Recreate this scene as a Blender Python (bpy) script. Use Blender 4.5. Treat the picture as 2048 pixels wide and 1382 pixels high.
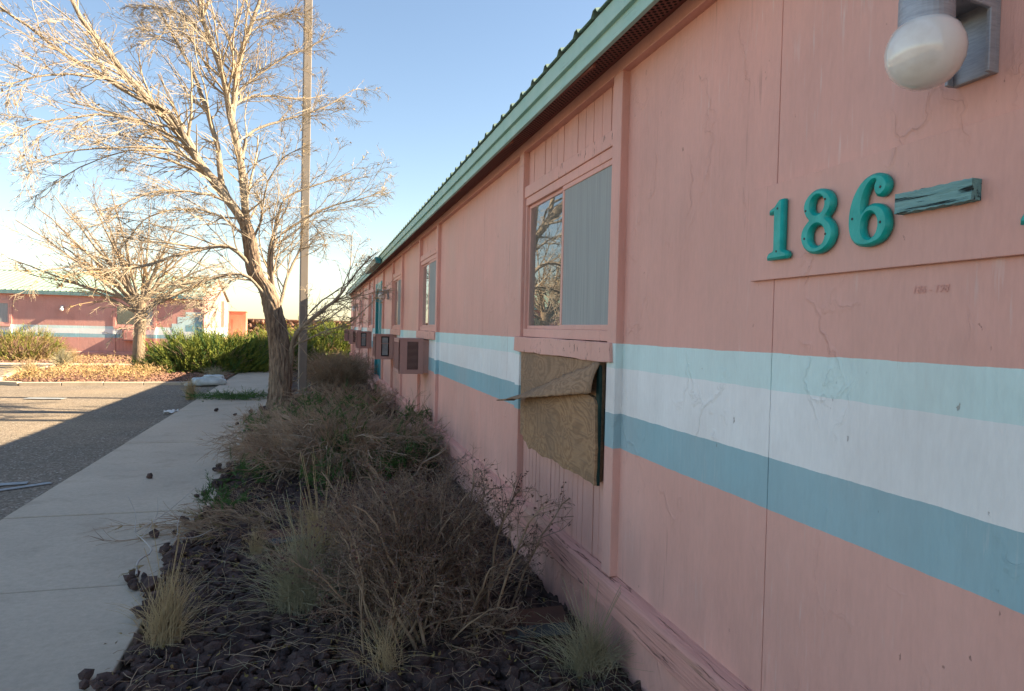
import bpy, math, random
import numpy as np
from mathutils import Matrix, Vector

for o in list(bpy.data.objects):
    bpy.data.objects.remove(o)
SC = bpy.context.scene
COL = SC.collection
rad = math.radians
rng = np.random.default_rng(7)
random.seed(7)

# ------------------------------------------------------------------ camera
yaw, pitch, roll = rad(15.917), rad(1.378), rad(1.335)
F = Vector((math.sin(yaw) * math.cos(pitch), math.cos(yaw) * math.cos(pitch), -math.sin(pitch)))
r_ = F.cross(Vector((0, 0, 1))).normalized()
u_ = r_.cross(F)
Rr = r_ * math.cos(roll) + u_ * math.sin(roll)
Uu = u_ * math.cos(roll) - r_ * math.sin(roll)
cam = bpy.data.cameras.new("camera")
cam.lens = 24.0
cam.sensor_width = 36.0
cam.clip_start = 0.05
cam.clip_end = 3000
camo = bpy.data.objects.new("camera", cam)
mw = Matrix((Rr, Uu, -F)).transposed().to_4x4()
mw.translation = (0, 0, 1.58)
camo.matrix_world = mw
COL.objects.link(camo)
SC.camera = camo

# ------------------------------------------------------------------ sky, sun, exposure
BETA, SLOPE = rad(7.0), 0.606
ELEV = math.atan(SLOPE * math.cos(BETA))
world = bpy.data.worlds.new("World")
SC.world = world
world.use_nodes = True
wn = world.node_tree
bg = wn.nodes["Background"]
sky = wn.nodes.new("ShaderNodeTexSky")
sky.sky_type = 'NISHITA'
sky.sun_disc = False
sky.sun_elevation = ELEV
sky.sun_rotation = rad(90) + BETA
sky.altitude = 1500
sky.air_density = 1.3
sky.dust_density = 1.5
sky.ozone_density = 0.5
wn.links.new(sky.outputs[0], bg.inputs[0])
bg.inputs[1].default_value = 0.050
sun = bpy.data.lights.new("sun", 'SUN')
sun.energy = 5.0
sun.angle = rad(0.53)
sun.color = (1.0, 0.81, 0.56)
suno = bpy.data.objects.new("sun", sun)
sd = Vector((math.cos(BETA) * math.cos(ELEV), -math.sin(BETA) * math.cos(ELEV), math.sin(ELEV)))
suno.rotation_euler = sd.to_track_quat('Z', 'Y').to_euler()
suno.location = (30, 0, 30)
COL.objects.link(suno)
SC.view_settings.view_transform = 'Standard'
SC.view_settings.look = 'None'
SC.view_settings.gamma = 1
SC.view_settings.exposure = 2.22
SC.cycles.max_bounces = 6
SC.cycles.transparent_max_bounces = 12
SC.cycles.use_denoising = True

# ------------------------------------------------------------------ helpers
class MB:
    def __init__(self):
        self.v, self.f, self.n = [], [], 0
    def add(self, V, Fs):
        V = np.asarray(V, float).reshape(-1, 3)
        if isinstance(Fs, np.ndarray):
            self.f.append(Fs + self.n)
        else:
            by = {}
            for q in Fs:
                by.setdefault(len(q), []).append(q)
            for k, q in by.items():
                self.f.append(np.array(q, int) + self.n)
        self.v.append(V)
        self.n += len(V)
        return self
    def box(self, x0, x1, y0, y1, z0, z1):
        V = [(x0, y0, z0), (x1, y0, z0), (x1, y1, z0), (x0, y1, z0), (x0, y0, z1), (x1, y0, z1), (x1, y1, z1), (x0, y1, z1)]
        return self.add(V, [(0, 3, 2, 1), (4, 5, 6, 7), (0, 1, 5, 4), (1, 2, 6, 5), (2, 3, 7, 6), (3, 0, 4, 7)])
    def prism(self, poly, ax, a, b):
        n = len(poly)
        def put(p, w):
            return {'x': (w, p[0], p[1]), 'y': (p[0], w, p[1]), 'z': (p[0], p[1], w)}[ax]
        V = [put(p, a) for p in poly] + [put(p, b) for p in poly]
        Fs = [tuple(range(n))[::-1], tuple(range(n, 2 * n))] + [(i, (i + 1) % n, n + (i + 1) % n, n + i) for i in range(n)]
        return self.add(V, Fs)
    def tubes(self, P, Rd, n=3, cap=False):
        P = np.asarray(P, float); Rd = np.asarray(Rd, float)
        N, S = P.shape[:2]
        T = np.gradient(P, axis=1)
        T /= np.linalg.norm(T, axis=2, keepdims=True) + 1e-9
        ref = np.where(np.abs(T[..., 2:3]) > .8, np.array([1.0, .13, .07]), np.array([.11, .17, 1.0]))
        A = np.cross(T, ref); A /= np.linalg.norm(A, axis=2, keepdims=True) + 1e-9
        B = np.cross(T, A)
        th = np.arange(n) * 2 * np.pi / n
        V = P[:, :, None] + Rd[:, :, None, None] * (np.cos(th)[:, None] * A[:, :, None] + np.sin(th)[:, None] * B[:, :, None])
        i = np.arange(N)[:, None, None] * S * n; s = np.arange(S - 1)[None, :, None] * n; j = np.arange(n)[None, None, :]; jn = (j + 1) % n
        Q = np.stack([i + s + j, i + s + jn, i + s + n + jn, i + s + n + j], -1).reshape(-1, 4)
        self.add(V.reshape(-1, 3), Q)
        if cap:
            base = self.n - N * S * n
            for k in range(N):
                b0 = k * S * n
                self.f.append(np.array([[base + b0 + q for q in range(n)][::-1], [base + b0 + (S - 1) * n + q for q in range(n)]]))
        return self
    def cyl(self, p, q, r0, r1=None, n=16):
        r1 = r0 if r1 is None else r1
        return self.tubes(np.array([[p, q]]), np.array([[r0, r1]]), n, True)
    def lathe(self, prof, c, n=24, axis='z'):
        th = np.arange(n) * 2 * np.pi / n
        V = []
        for r, h in prof:
            for t in th:
                V.append((c[0] + r * math.cos(t), c[1] + r * math.sin(t), c[2] + h))
        S = len(prof)
        Fs = [(s * n + j, s * n + (j + 1) % n, (s + 1) * n + (j + 1) % n, (s + 1) * n + j) for s in range(S - 1) for j in range(n)]
        Fs += [tuple(range(n))[::-1], tuple(range((S - 1) * n, S * n))]
        return self.add(V, Fs)
    def mesh(self, name, smooth=False):
        me = bpy.data.meshes.new(name)
        V = np.concatenate(self.v)
        me.vertices.add(len(V)); me.vertices.foreach_set("co", V.astype(np.float32).ravel())
        loops = np.concatenate([f.ravel() for f in self.f]); tot = np.concatenate([np.full(len(f), f.shape[1]) for f in self.f])
        me.loops.add(len(loops)); me.loops.foreach_set("vertex_index", loops.astype(np.int32))
        me.polygons.add(len(tot)); me.polygons.foreach_set("loop_start", np.concatenate([[0], np.cumsum(tot)[:-1]]).astype(np.int32))
        me.update(calc_edges=True)
        me.polygons.foreach_set("use_smooth", np.full(len(tot), smooth))
        return me
    def build(self, name, mat, parent=None, smooth=False, bevel=0, loc=None):
        return link(name, self.mesh(name, smooth), mat, parent, bevel, loc)

def link(name, me, mat, parent=None, bevel=0, loc=None):
    if mat is not None and not me.materials:
        me.materials.append(mat)
    o = bpy.data.objects.new(name, me)
    COL.objects.link(o)
    if loc is not None: o.location = loc
    o.parent = parent
    if bevel:
        b = o.modifiers.new("bevel", 'BEVEL'); b.width = bevel; b.segments = 2; b.limit_method = 'ANGLE'
    return o

def tag(o, label, cat, group=None, kind=None):
    if label: o["label"] = label
    if cat: o["category"] = cat
    if group: o["group"] = group
    if kind: o["kind"] = kind
    return o
def structure(o): o["kind"] = "structure"; return o
def stuff(o): o["kind"] = "stuff"; return o
def thing(name, label, cat, loc=(0, 0, 0), rz=0, group=None):
    o = bpy.data.objects.new(name, None); COL.objects.link(o)
    o.location = loc; o.rotation_euler = (0, 0, rz); o.empty_display_size = .1
    return tag(o, label, cat, group)
def box(name, mat, parent, x0, x1, y0, y1, z0, z1, bevel=0):
    return MB().box(x0, x1, y0, y1, z0, z1).build(name, mat, parent, bevel=bevel)

def unit(v): return v / (np.linalg.norm(v, axis=-1, keepdims=True) + 1e-9)
def resample(pts, S):
    p = np.asarray(pts, float)
    # catmull-rom densify then even arc length
    q = np.vstack([2 * p[0] - p[1], p, 2 * p[-1] - p[-2]])
    out = []
    for i in range(1, len(q) - 2):
        for t in np.linspace(0, 1, 8, endpoint=False):
            a, b, c, d = q[i - 1], q[i], q[i + 1], q[i + 2]
            out.append(.5 * (2 * b + (c - a) * t + (2 * a - 5 * b + 4 * c - d) * t * t + (3 * b - a - 3 * c + d) * t ** 3))
    out.append(q[-2]); out = np.array(out)
    s = np.concatenate([[0], np.cumsum(np.linalg.norm(np.diff(out, axis=0), axis=1))])
    return np.stack([np.interp(np.linspace(0, s[-1], S), s, out[:, k]) for k in range(out.shape[1])], -1)
def grow(P, Rd, k, t0, t1, ang, lf, S, rf, bias=(0, 0, 0), wig=.12, rmin=.002, lmin=0, lmax=99, tip=.35):
    N, S0 = P.shape[:2]
    idx = np.repeat(np.arange(N), k); t = rng.uniform(t0, t1, N * k)
    x = t * (S0 - 1); i0 = np.minimum(x.astype(int), S0 - 2); fr = (x - i0)[:, None]
    a, b = P[idx, i0], P[idx, i0 + 1]
    pos = a + (b - a) * fr; tan = unit(b - a)
    rr = Rd[idx, i0] * (1 - fr[:, 0]) + Rd[idx, i0 + 1] * fr[:, 0]
    Lp = np.linalg.norm(np.diff(P, axis=1), axis=2).sum(1)[idx]
    L = np.clip(Lp * lf * rng.uniform(.5, 1.25, len(idx)) * (1.2 - .7 * t), lmin, lmax)
    v = rng.normal(size=(len(idx), 3)); v -= (v * tan).sum(1, keepdims=True) * tan; v = unit(v)
    an = rng.normal(ang, ang * .3, len(idx))[:, None]
    d = np.cos(an) * tan + np.sin(an) * v
    Q = np.empty((len(idx), S, 3)); Q[:, 0] = pos
    st = (L / (S - 1))[:, None]
    bias = np.asarray(bias, float)
    for s in range(1, S):
        d = unit(d + rng.normal(size=d.shape) * wig + bias)
        Q[:, s] = Q[:, s - 1] + d * st
    r0 = np.maximum(rr * rf, rmin)
    R2 = r0[:, None] * np.linspace(1, tip, S)[None]
    return Q, np.maximum(R2, rmin * .5)

# ------------------------------------------------------------------ materials
class NT:
    def __init__(self, name):
        self.m = bpy.data.materials.new(name); self.m.use_nodes = True
        self.t = self.m.node_tree; self.b = self.t.nodes["Principled BSDF"]; self.out = self.t.nodes["Material Output"]
        self.pos = self.n("ShaderNodeNewGeometry").outputs["Position"]
    def n(self, typ, props=None, **inp):
        nd = self.t.nodes.new(typ)
        for k, v in (props or {}).items(): setattr(nd, k, v)
        for k, v in inp.items():
            k2 = int(k[1:]) if k[0] == 'i' and k[1:].isdigit() else k.replace('_', ' ')
            self.set(nd.inputs[k2], v)
        return nd
    def set(self, sock, v):
        if isinstance(v, bpy.types.NodeSocket): self.t.links.new(v, sock)
        else:
            if isinstance(v, (tuple, list)) and len(v) == 3 and sock.type == 'RGBA': v = (*v, 1)
            sock.default_value = v
    def math(self, op, a, b=0, c=None, clamp=False):
        nd = self.n("ShaderNodeMath", {'operation': op, 'use_clamp': clamp}, i0=a, i1=b)
        if c is not None: self.set(nd.inputs[2], c)
        return nd.outputs[0]
    def mapping(self, scale, vec=None):
        return self.n("ShaderNodeMapping", None, Vector=vec or self.pos, Scale=scale).outputs[0]
    def noise(self, scale, detail=4, vec=None, rough=.55, dist=0):
        return self.n("ShaderNodeTexNoise", None, Vector=vec or self.pos, Scale=scale, Detail=detail, Roughness=rough, Distortion=dist).outputs[0]
    def ramp(self, fac, a, b, c0=0.0, c1=1.0):
        return self.n("ShaderNodeMapRange", None, Value=fac, From_Min=a, From_Max=b, To_Min=c0, To_Max=c1).outputs[0]
    def mix(self, fac, a, b, mode='MIX'):
        nd = self.n("ShaderNodeMix", {'data_type': 'RGBA', 'blend_type': mode})
        self.set(nd.inputs[0], fac); self.set(nd.inputs[6], a); self.set(nd.inputs[7], b)
        return nd.outputs[2]
    def gain(self, col, val):
        c = self.n("ShaderNodeCombineXYZ", None, X=val, Y=val, Z=val).outputs[0]
        nd = self.n("ShaderNodeMix", {'data_type': 'RGBA', 'blend_type': 'MULTIPLY'})
        self.set(nd.inputs[0], 1.0); self.set(nd.inputs[6], col); self.set(nd.inputs[7], c)
        return nd.outputs[2]
    def bump(self, h, strength=.5, dist=.01, prev=None):
        nd = self.n("ShaderNodeBump", None, Height=h, Strength=strength, Distance=dist)
        if prev is not None: self.set(nd.inputs["Normal"], prev)
        return nd.outputs[0]
    def finish(self, col, rough=.8, normal=None, spec=.3, metal=0.0):
        self.set(self.b.inputs["Base Color"], col); self.set(self.b.inputs["Roughness"], rough)
        self.b.inputs["Specular IOR Level"].default_value = spec; self.b.inputs["Metallic"].default_value = metal
        if normal is not None: self.set(self.b.inputs["Normal"], normal)
        return self.m

def simple(name, c1, c2=None, scale=6.0, rough=.85, bump=0.0, bscale=60.0, bdist=.004, stretch=(1, 1, 1), spec=.25, metal=0.0, lo=.35, hi=.65):
    k = NT(name); vec = k.mapping(stretch)
    c2 = c2 or tuple(x * .75 for x in c1)
    f = k.ramp(k.noise(scale, 5, vec), lo, hi)
    nrm = k.bump(k.noise(bscale, 4, vec), bump, bdist) if bump else None
    return k.finish(k.mix(f, c1, c2), rough, nrm, spec, metal)

PINK = (.70, .375, .315)
MINT, WHITE, BLUE = (.60, .81, .81), (.80, .85, .86), (.245, .47, .54)
def painted(name, zoff=0.0, stripes=True, rough_wood=False, base=PINK):
    k = NT(name)
    x, y, z = (lambda s: (s.outputs[0], s.outputs[1], s.outputs[2]))(k.n("ShaderNodeSeparateXYZ", None, Vector=k.pos))
    if stripes:
        zz = k.math('ADD', z, k.math('MULTIPLY', k.math('SUBTRACT', k.noise(9, 3), .5), .010))
        col = k.mix(k.math('LESS_THAN', zz, 1.522 + zoff), base, MINT)
        col = k.mix(k.math('LESS_THAN', zz, 1.405 + zoff), col, WHITE)
        col = k.mix(k.math('LESS_THAN', zz, 1.187 + zoff), col, BLUE)
        col = k.mix(k.math('LESS_THAN', zz, 1.021 + zoff), col, base)
        col = k.mix(k.math('MULTIPLY', k.ramp(k.noise(60, 4, k.mapping((1, 1, .07)), .6), .58, .70), k.ramp(k.noise(2.1, 4), .48, .64, 0, .35)), col, (.74, .74, .72))
    else:
        col = base
    streak = k.noise(3.2, 6, k.mapping((4, 4, .35)), .6)
    blotch = k.noise(1.3, 5)
    fine = k.noise(70, 3, k.mapping((1, 1, .25)))
    g = k.math('ADD', k.ramp(streak, .25, .75, .95, 1.04), k.math('ADD', k.ramp(blotch, .3, .7, -.11, .10), k.ramp(fine, .3, .7, -.035, .035)))
    col = k.gain(col, g)
    # sun-faded chalky patches
    col = k.mix(k.ramp(k.noise(.8, 4, k.mapping((1, 1, .6))), .40, .8, 0, .34), col, (.70, .52, .46))
    # curling cracks in the paint, sparse
    wv = k.n("ShaderNodeVectorMath", {'operation': 'ADD'}, i0=k.mapping((1, 1, .38)), i1=k.n("ShaderNodeVectorMath", {'operation': 'SCALE'}, i0=k.n("ShaderNodeTexNoise", None, Vector=k.pos, Scale=5.0, Detail=4.0).outputs[1], Scale=.30).outputs[0]).outputs[0]
    vor = k.n("ShaderNodeTexVoronoi", {'feature': 'DISTANCE_TO_EDGE'}, Vector=wv, Scale=4.2).outputs[0]
    mask = k.ramp(k.noise(2.6, 4, k.mapping((1.1, 1.1, 1))), .49, .60)
    crack = k.math('MULTIPLY', k.ramp(vor, .0, .006, 1, 0), mask)
    lift = k.math('MULTIPLY', k.ramp(vor, .0, .05, 1, 0), mask)
    col = k.mix(k.math('MULTIPLY', crack, .10), col, (.16, .085, .07))
    chk = k.math('MULTIPLY', k.ramp(k.noise(34, 3, k.mapping((1, 1, .035)), .5), .655, .675), k.ramp(k.noise(1.9, 3), .5, .62))
    col = k.mix(k.math('MULTIPLY', chk, .28), col, (.2, .10, .085))
    # chips down to bare wood
    chip = k.ramp(k.noise(26, 5, k.mapping((1, 1, .45)), .7), .70 if not rough_wood else .60, .725 if not rough_wood else .64)
    col = k.mix(k.math('MULTIPLY', chip, .5 if not rough_wood else .75), col, (.20, .12, .095))
    # splash dirt, own shape
    dirt = k.math('MULTIPLY', k.ramp(z, .85 + zoff, .1 + zoff), k.ramp(k.noise(3.5, 6, k.mapping((2, 2, .6))), .40, .72))
    col = k.mix(k.math('MULTIPLY', dirt, .45), col, (.20, .14, .125))
    hgt = k.math('ADD', k.math('MULTIPLY', k.noise(22, 5, k.mapping((3, 3, .22)), .6), .32), k.math('ADD', k.math('MULTIPLY', lift, .4), k.math('MULTIPLY', k.noise(9, 6), .5)))
    hgt = k.math('SUBTRACT', hgt, k.math('ADD', k.math('MULTIPLY', crack, .22), k.math('MULTIPLY', chip, .35)))
    nrm = k.bump(hgt, .8, .008)
    nrm = k.bump(k.noise(190, 3), .18, .002, nrm)
    return k.finish(col, k.ramp(blotch, .3, .7, .5, .68), nrm, .35)

m_wall = painted("striped pink paint")
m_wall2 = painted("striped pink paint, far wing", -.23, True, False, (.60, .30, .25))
m_trim = painted("pink trim paint", 0, False, False)
m_sill = painted("peeling pink trim paint", 0, False, True)
def splitboard():
    k = NT("split weathered pink board")
    gr = k.noise(20, 6, k.mapping((2.5, .12, 4)), .65)
    ln = k.noise(9, 4, k.mapping((3, .10, 3.2)), .6, .25)
    col = k.mix(k.ramp(k.noise(1.6, 4), .3, .7), (.62, .31, .26), (.70, .37, .31))
    col = k.gain(col, k.ramp(gr, .3, .7, .82, 1.1))
    col = k.mix(k.math('MULTIPLY', k.ramp(k.noise(6, 5, k.mapping((1, .3, 1.5))), .55, .68), .5), col, (.50, .33, .22))
    sp = k.math('SUBTRACT', 1, k.ramp(k.math('ABSOLUTE', k.math('SUBTRACT', ln, .5)), .0, .011))
    sp = k.math('MULTIPLY', sp, k.ramp(k.noise(.9, 2), .48, .58))
    col = k.mix(k.math('MULTIPLY', sp, .7), col, (.05, .03, .025))
    return k.finish(col, .75, k.bump(k.math('SUBTRACT', gr, k.math('MULTIPLY', sp, 1.5)), 1, .008), .2)
m_base = splitboard()
m_ac = painted("pink overpainted metal", 0, False, False, (.40, .20, .175))
def teal_paint(name, c, c2):
    k = NT(name)
    n1 = k.noise(2.4, 5, k.mapping((3, 3, 1)))
    gr = k.noise(30, 5, k.mapping((2, .16, 5)), .7)
    col = k.mix(k.ramp(n1, .3, .7), c, c2)
    col = k.mix(k.math('MULTIPLY', k.ramp(gr, .62, .68), .5), col, (.12, .13, .12))
    return k.finish(col, .6, k.bump(k.math('ADD', gr, k.noise(90, 3)), .5, .003), .35)
m_fascia = teal_paint("mint green fascia paint", (.31, .54, .48), (.40, .61, .55))
m_teal = teal_paint("deep teal paint", (.02, .22, .26), (.04, .28, .31))
m_digit = simple("worn turquoise paint", (.0, .33, .29), (.015, .44, .39), 26, .42, .35, 120, .003, (1, 1, .6), spec=.45)
m_dash = None
def weathered():
    k = NT("weathered blue-green timber")
    gr = k.noise(26, 6, k.mapping((3, .25, 4)), .7)
    ln = k.noise(40, 4, k.mapping((3, .12, 2.4)), .6)
    col = k.mix(k.ramp(gr, .35, .7), (.26, .47, .46), (.15, .31, .31))
    col = k.mix(k.ramp(ln, .56, .62), col, (.02, .025, .022))
    return k.finish(col, .75, k.bump(k.math('SUBTRACT', gr, k.ramp(ln, .56, .62)), 1, .008), .3)
m_dash = weathered()
def plywood(name, c1, c2, c3):
    k = NT(name)
    w = k.n("ShaderNodeTexNoise", None, Vector=k.mapping((1, 1.0, 1.6)), Scale=3.2, Detail=3.0, Distortion=.9).outputs[0]
    rings = k.math('FRACT', k.math('MULTIPLY', w, 11))
    rg = k.math('ABSOLUTE', k.math('SUBTRACT', rings, .5))
    gr = k.noise(42, 6, k.mapping((2, .18, 3)), .7)
    col = k.mix(k.ramp(rg, .08, .5), c1, c2)
    col = k.mix(k.ramp(gr, .52, .66, 0, .55), col, c3)
    col = k.mix(k.ramp(k.noise(2.2, 5), .45, .72, 0, .6), col, c3)
    return k.finish(col, .85, k.bump(k.math('ADD', gr, k.math('MULTIPLY', rg, .7)), .8, .004), .15)
m_ply = plywood("weathered plywood", (.41, .26, .15), (.28, .172, .10), (.19, .14, .105))
m_ply2 = plywood("grey weathered plywood", (.38, .25, .16), (.27, .175, .11), (.19, .145, .11))
m_plyedge = simple("dark green painted edge", (.015, .05, .045), (.01, .03, .028), 20, .6)
m_soffit = simple("dusty red brown soffit", (.30, .115, .085), (.24, .09, .07), 5, .8, .2)
def ventmat():
    k = NT("perforated soffit vent")
    sx = k.n("ShaderNodeSeparateXYZ", None, Vector=k.mapping((75, 75, 75)))
    a = k.math('SINE', k.math('MULTIPLY', sx.outputs[0], 2.5)); b = k.math('SINE', k.math('MULTIPLY', sx.outputs[1], 2.5))
    hole = k.math('GREATER_THAN', k.math('MULTIPLY', a, b), .12)
    return k.finish(k.mix(hole, (.26, .105, .08), (.012, .008, .007)), .8)
m_vent = ventmat()
def roofmat():
    k = NT("pale mint painted steel roof")
    c = k.mix(k.ramp(k.noise(1.5, 5, k.mapping((1, 1, 1))), .3, .7), (.22, .31, .25), (.26, .345, .275))
    c = k.mix(k.ramp(k.noise(14, 5), .66, .74, 0, .5), c, (.22, .18, .13))
    return k.finish(c, .45, k.bump(k.noise(30, 3), .1, .003), .4)
m_roof = roofmat()
m_steel = simple("weathered grey cast aluminium", (.40, .42, .46), (.31, .33, .37), 30, .5, .2, 200, .001, (1, 1, 8), .5, .35)
m_screw = simple("dark screw head", (.03, .05, .05), (.05, .06, .055), 40, .5)
def globemat():
    k = NT("opal glass globe")
    c = k.mix(k.ramp(k.noise(9, 5), .5, .75), (.82, .80, .76), (.66, .60, .54))
    m = k.finish(c, .09, None, .5)
    k.b.inputs["Coat Weight"].default_value = .6; k.b.inputs["Coat Roughness"].default_value = .04
    return m
m_globe = globemat()
def glassmat():
    k = NT("window glass")
    fr = k.n("ShaderNodeFresnel", None, IOR=1.75).outputs[0]
    fr = k.math('MULTIPLY', fr, 1.35, clamp=True)
    nrm = k.bump(k.noise(1.7, 2), .012, .05)
    gl = k.n("ShaderNodeBsdfGlossy", None, Color=(.95, .97, 1, 1), Roughness=.01, Normal=nrm)
    tr = k.n("ShaderNodeBsdfTransparent", None, Color=(.86, .90, .88, 1))
    mx = k.n("ShaderNodeMixShader", None, i0=fr, i1=tr.outputs[0], i2=gl.outputs[0])
    dust = k.n("ShaderNodeBsdfDiffuse", None, Color=(.42, .40, .36, 1))
    mx2 = k.n("ShaderNodeMixShader", None, i0=k.ramp(k.noise(4, 6, k.mapping((1, 1, .5))), .35, .8, .07, .26), i1=mx.outputs[0], i2=dust.outputs[0])
    k.t.links.new(mx2.outputs[0], k.out.inputs[0]); return k.m
m_glass = glassmat()
def screenmat():
    k = NT("dusty insect screen")
    st = k.noise(40, 4, k.mapping((1, 3, .05)), .6)
    d = k.n("ShaderNodeBsdfDiffuse", None, Color=k.mix(k.ramp(st, .35, .65), (.46, .49, .48), (.52, .55, .54)))
    t = k.n("ShaderNodeBsdfTransparent")
    mx = k.n("ShaderNodeMixShader", None, i0=k.ramp(st, .3, .7, .56, .66), i1=t.outputs[0], i2=d.outputs[0])
    k.t.links.new(mx.outputs[0], k.out.inputs[0]); return k.m
m_screen = screenmat()
m_curtain = simple("faded curtain cloth", (.55, .54, .48), (.42, .42, .38), 3, .9, .2, 120, .002, (1, 1, .1))
m_dark = simple("dark interior surface", (.06, .055, .05), (.04, .04, .04), 3, .9)
m_grille = simple("dark grille recess", (.045, .03, .035), (.03, .022, .025), 14, .7)
m_fins = simple("dull coil fins", (.33, .33, .34), (.22, .22, .23), 8, .5, .3, 120, .002)

def asphalt():
    k = NT("worn chip seal asphalt")
    v = k.n("ShaderNodeTexVoronoi", None, Vector=k.pos, Scale=52.0)
    stone = v.outputs["Color"]
    sx = k.n("ShaderNodeSeparateXYZ", None, Vector=stone).outputs[0]
    base = k.mix(k.ramp(k.noise(.7, 6), .3, .7), (.235, .19, .145), (.185, .155, .12))
    col = k.gain(base, k.ramp(sx, 0, 1, .62, 1.38))
    col = k.mix(k.ramp(sx, .955, .98, 0, .75), col, (.48, .44, .38))
    col = k.mix(k.ramp(k.noise(.35, 5, k.mapping((1, .6, 1))), .52, .75, 0, .5), col, (.33, .26, .175))
    h = k.math('ADD', k.ramp(v.outputs["Distance"], 0, .7, 1, 0), k.noise(90, 3))
    return k.finish(col, .92, k.bump(h, .9, .008), .2)
m_asph = asphalt()
def concrete():
    k = NT("weathered pale concrete")
    col = k.mix(k.ramp(k.noise(1.1, 6), .3, .7), (.55, .455, .345), (.46, .38, .29))
    col = k.gain(col, k.ramp(k.noise(24, 7, None, .75), .3, .7, .86, 1.10))
    col = k.mix(k.ramp(k.noise(2.3, 6, None, .65), .54, .74, 0, .55), col, (.30, .235, .17))
    col = k.mix(k.ramp(k.noise(230, 3), .66, .72, 0, .5), col, (.18, .17, .155))
    return k.finish(col, .88, k.bump(k.math('ADD', k.noise(160, 4), k.math('MULTIPLY', k.noise(12, 4), .5)), .35, .003), .25)
m_conc = concrete()
m_soil = simple("dark soil", (.13, .09, .065), (.075, .053, .042), 9, .95, .8, 60, .02)
m_lava = simple("dark red lava rock", (.14, .092, .078), (.062, .047, .045), 11, .97, 1.0, 110, .012, spec=.1)
m_lavared = simple("red cinder gravel", (.25, .145, .105), (.15, .085, .066), 5, .95, .8, 60, .02, spec=.15)
m_dirt = simple("dry tan ground", (.30, .215, .13), (.22, .15, .09), .6, .95, .8, 20, .03)
def barkmat(name, c1, c2, c3, sc=1.0):
    k = NT(name)
    rdg = k.noise(16 * sc, 6, k.mapping((1.6, 1.6, .22)), .65, .4)
    col = k.mix(k.ramp(rdg, .36, .62), c2, c1)
    col = k.mix(k.ramp(k.noise(1.8, 4), .5, .75, 0, .5), col, c3)
    return k.finish(col, .9, k.bump(rdg, 1.0, .03), .15)
m_bark = barkmat("furrowed elm bark", (.31, .23, .165), (.095, .066, .05), (.34, .265, .195))
m_limb = barkmat("pale limb bark", (.37, .305, .235), (.22, .17, .12), (.43, .37, .30), 2.2)
m_twig = simple("pale bare twigs", (.38, .32, .24), (.29, .22, .145), 1.1, .85)
m_twig2 = simple("ochre bare twigs", (.36, .265, .165), (.29, .195, .11), 1.3, .85)
m_deadtwig = simple("grey dead twigs", (.44, .315, .21), (.22, .15, .10), 5, .9)
m_deadwood = simple("bleached dead branches", (.47, .37, .28), (.31, .225, .16), 4, .9)
m_barb = simple("brown thorny twigs", (.34, .25, .18), (.16, .11, .08), 7, .9)
m_deadleaf = simple("dried dark leaves", (.15, .09, .075), (.085, .055, .048), 20, .9)
m_berry = simple("dull red berries", (.20, .018, .018), (.12, .012, .012), 20, .45)
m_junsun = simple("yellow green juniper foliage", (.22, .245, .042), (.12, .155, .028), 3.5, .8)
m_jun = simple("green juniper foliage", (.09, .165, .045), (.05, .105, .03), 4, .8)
m_jundry = simple("drying tan juniper foliage", (.33, .235, .10), (.20, .17, .06), 2.2, .85)
m_straw = simple("bleached straw grass", (.50, .39, .22), (.40, .30, .17), 8, .85)
m_grey = simple("grey green dry grass", (.40, .36, .24), (.30, .28, .17), 7, .85)
m_orange = simple("ochre dry ground cover", (.46, .31, .13), (.36, .26, .14), 2.5, .85)
m_pole = simple("weathered taupe painted steel", (.235, .205, .18), (.19, .165, .145), 3, .55, .2, 60, .003, (1, 1, .2), .4)
m_shingle = simple("red brown shingle granules", (.165, .085, .06), (.11, .06, .045), 6, .95, .8, 400, .002)
m_slate = simple("blue grey shingle underside", (.085, .092, .092), (.06, .066, .066), 6, .9, .5, 200, .002)
m_bag = simple("dirty white woven bag", (.60, .63, .60), (.44, .47, .46), 6, .8, .5, 120, .004)
m_paper = simple("white litter", (.75, .75, .74), (.6, .6, .6), 9, .8)
m_strip = simple("grey vinyl strip", (.33, .35, .36), (.25, .27, .28), 5, .7)
m_stone = simple("red brown field stone", (.30, .165, .11), (.14, .085, .065), 2.2, .95, .8, 20, .03)
m_wire = simple("black cable", (.03, .03, .03), (.02, .02, .02), 3, .6)
m_wood = simple("grey utility timber", (.20, .16, .12), (.14, .11, .085), 4, .9)

# ------------------------------------------------------------------ ground, paving
def grid(x0, x1, y0, y1, nx, ny, zf):
    X, Y = np.meshgrid(np.linspace(x0, x1, nx), np.linspace(y0, y1, ny), indexing='ij')
    V = np.stack([X, Y, zf(X, Y)], -1).reshape(-1, 3)
    i = np.arange((nx - 1))[:, None] * ny + np.arange(ny - 1)[None]
    return V, np.stack([i, i + ny, i + ny + 1, i + 1], -1).reshape(-1, 4)
V, Fq = grid(-900, 900, -200, 1600, 2, 2, lambda X, Y: X * 0 - .20)
structure(MB().add(V, Fq).build("ground", m_dirt))
V, Fq = grid(-34, -2.34, -14, 26.2, 40, 50, lambda X, Y: -.035 + .008 * np.sin(X * .7) * np.cos(Y * .5))
structure(MB().add(V, Fq).build("parking_lot", m_asph))
walk = structure(bpy.data.objects.new("sidewalk", None)); COL.objects.link(walk)
joints = [-5.9, -4.15, -2.4, -.65, 1.1, 2.77, 4.52, 6.22, 7.98, 9.76, 11.5, 13.25, 15.0, 16.75, 18.5, 20.25, 22.0, 24.0]
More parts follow.
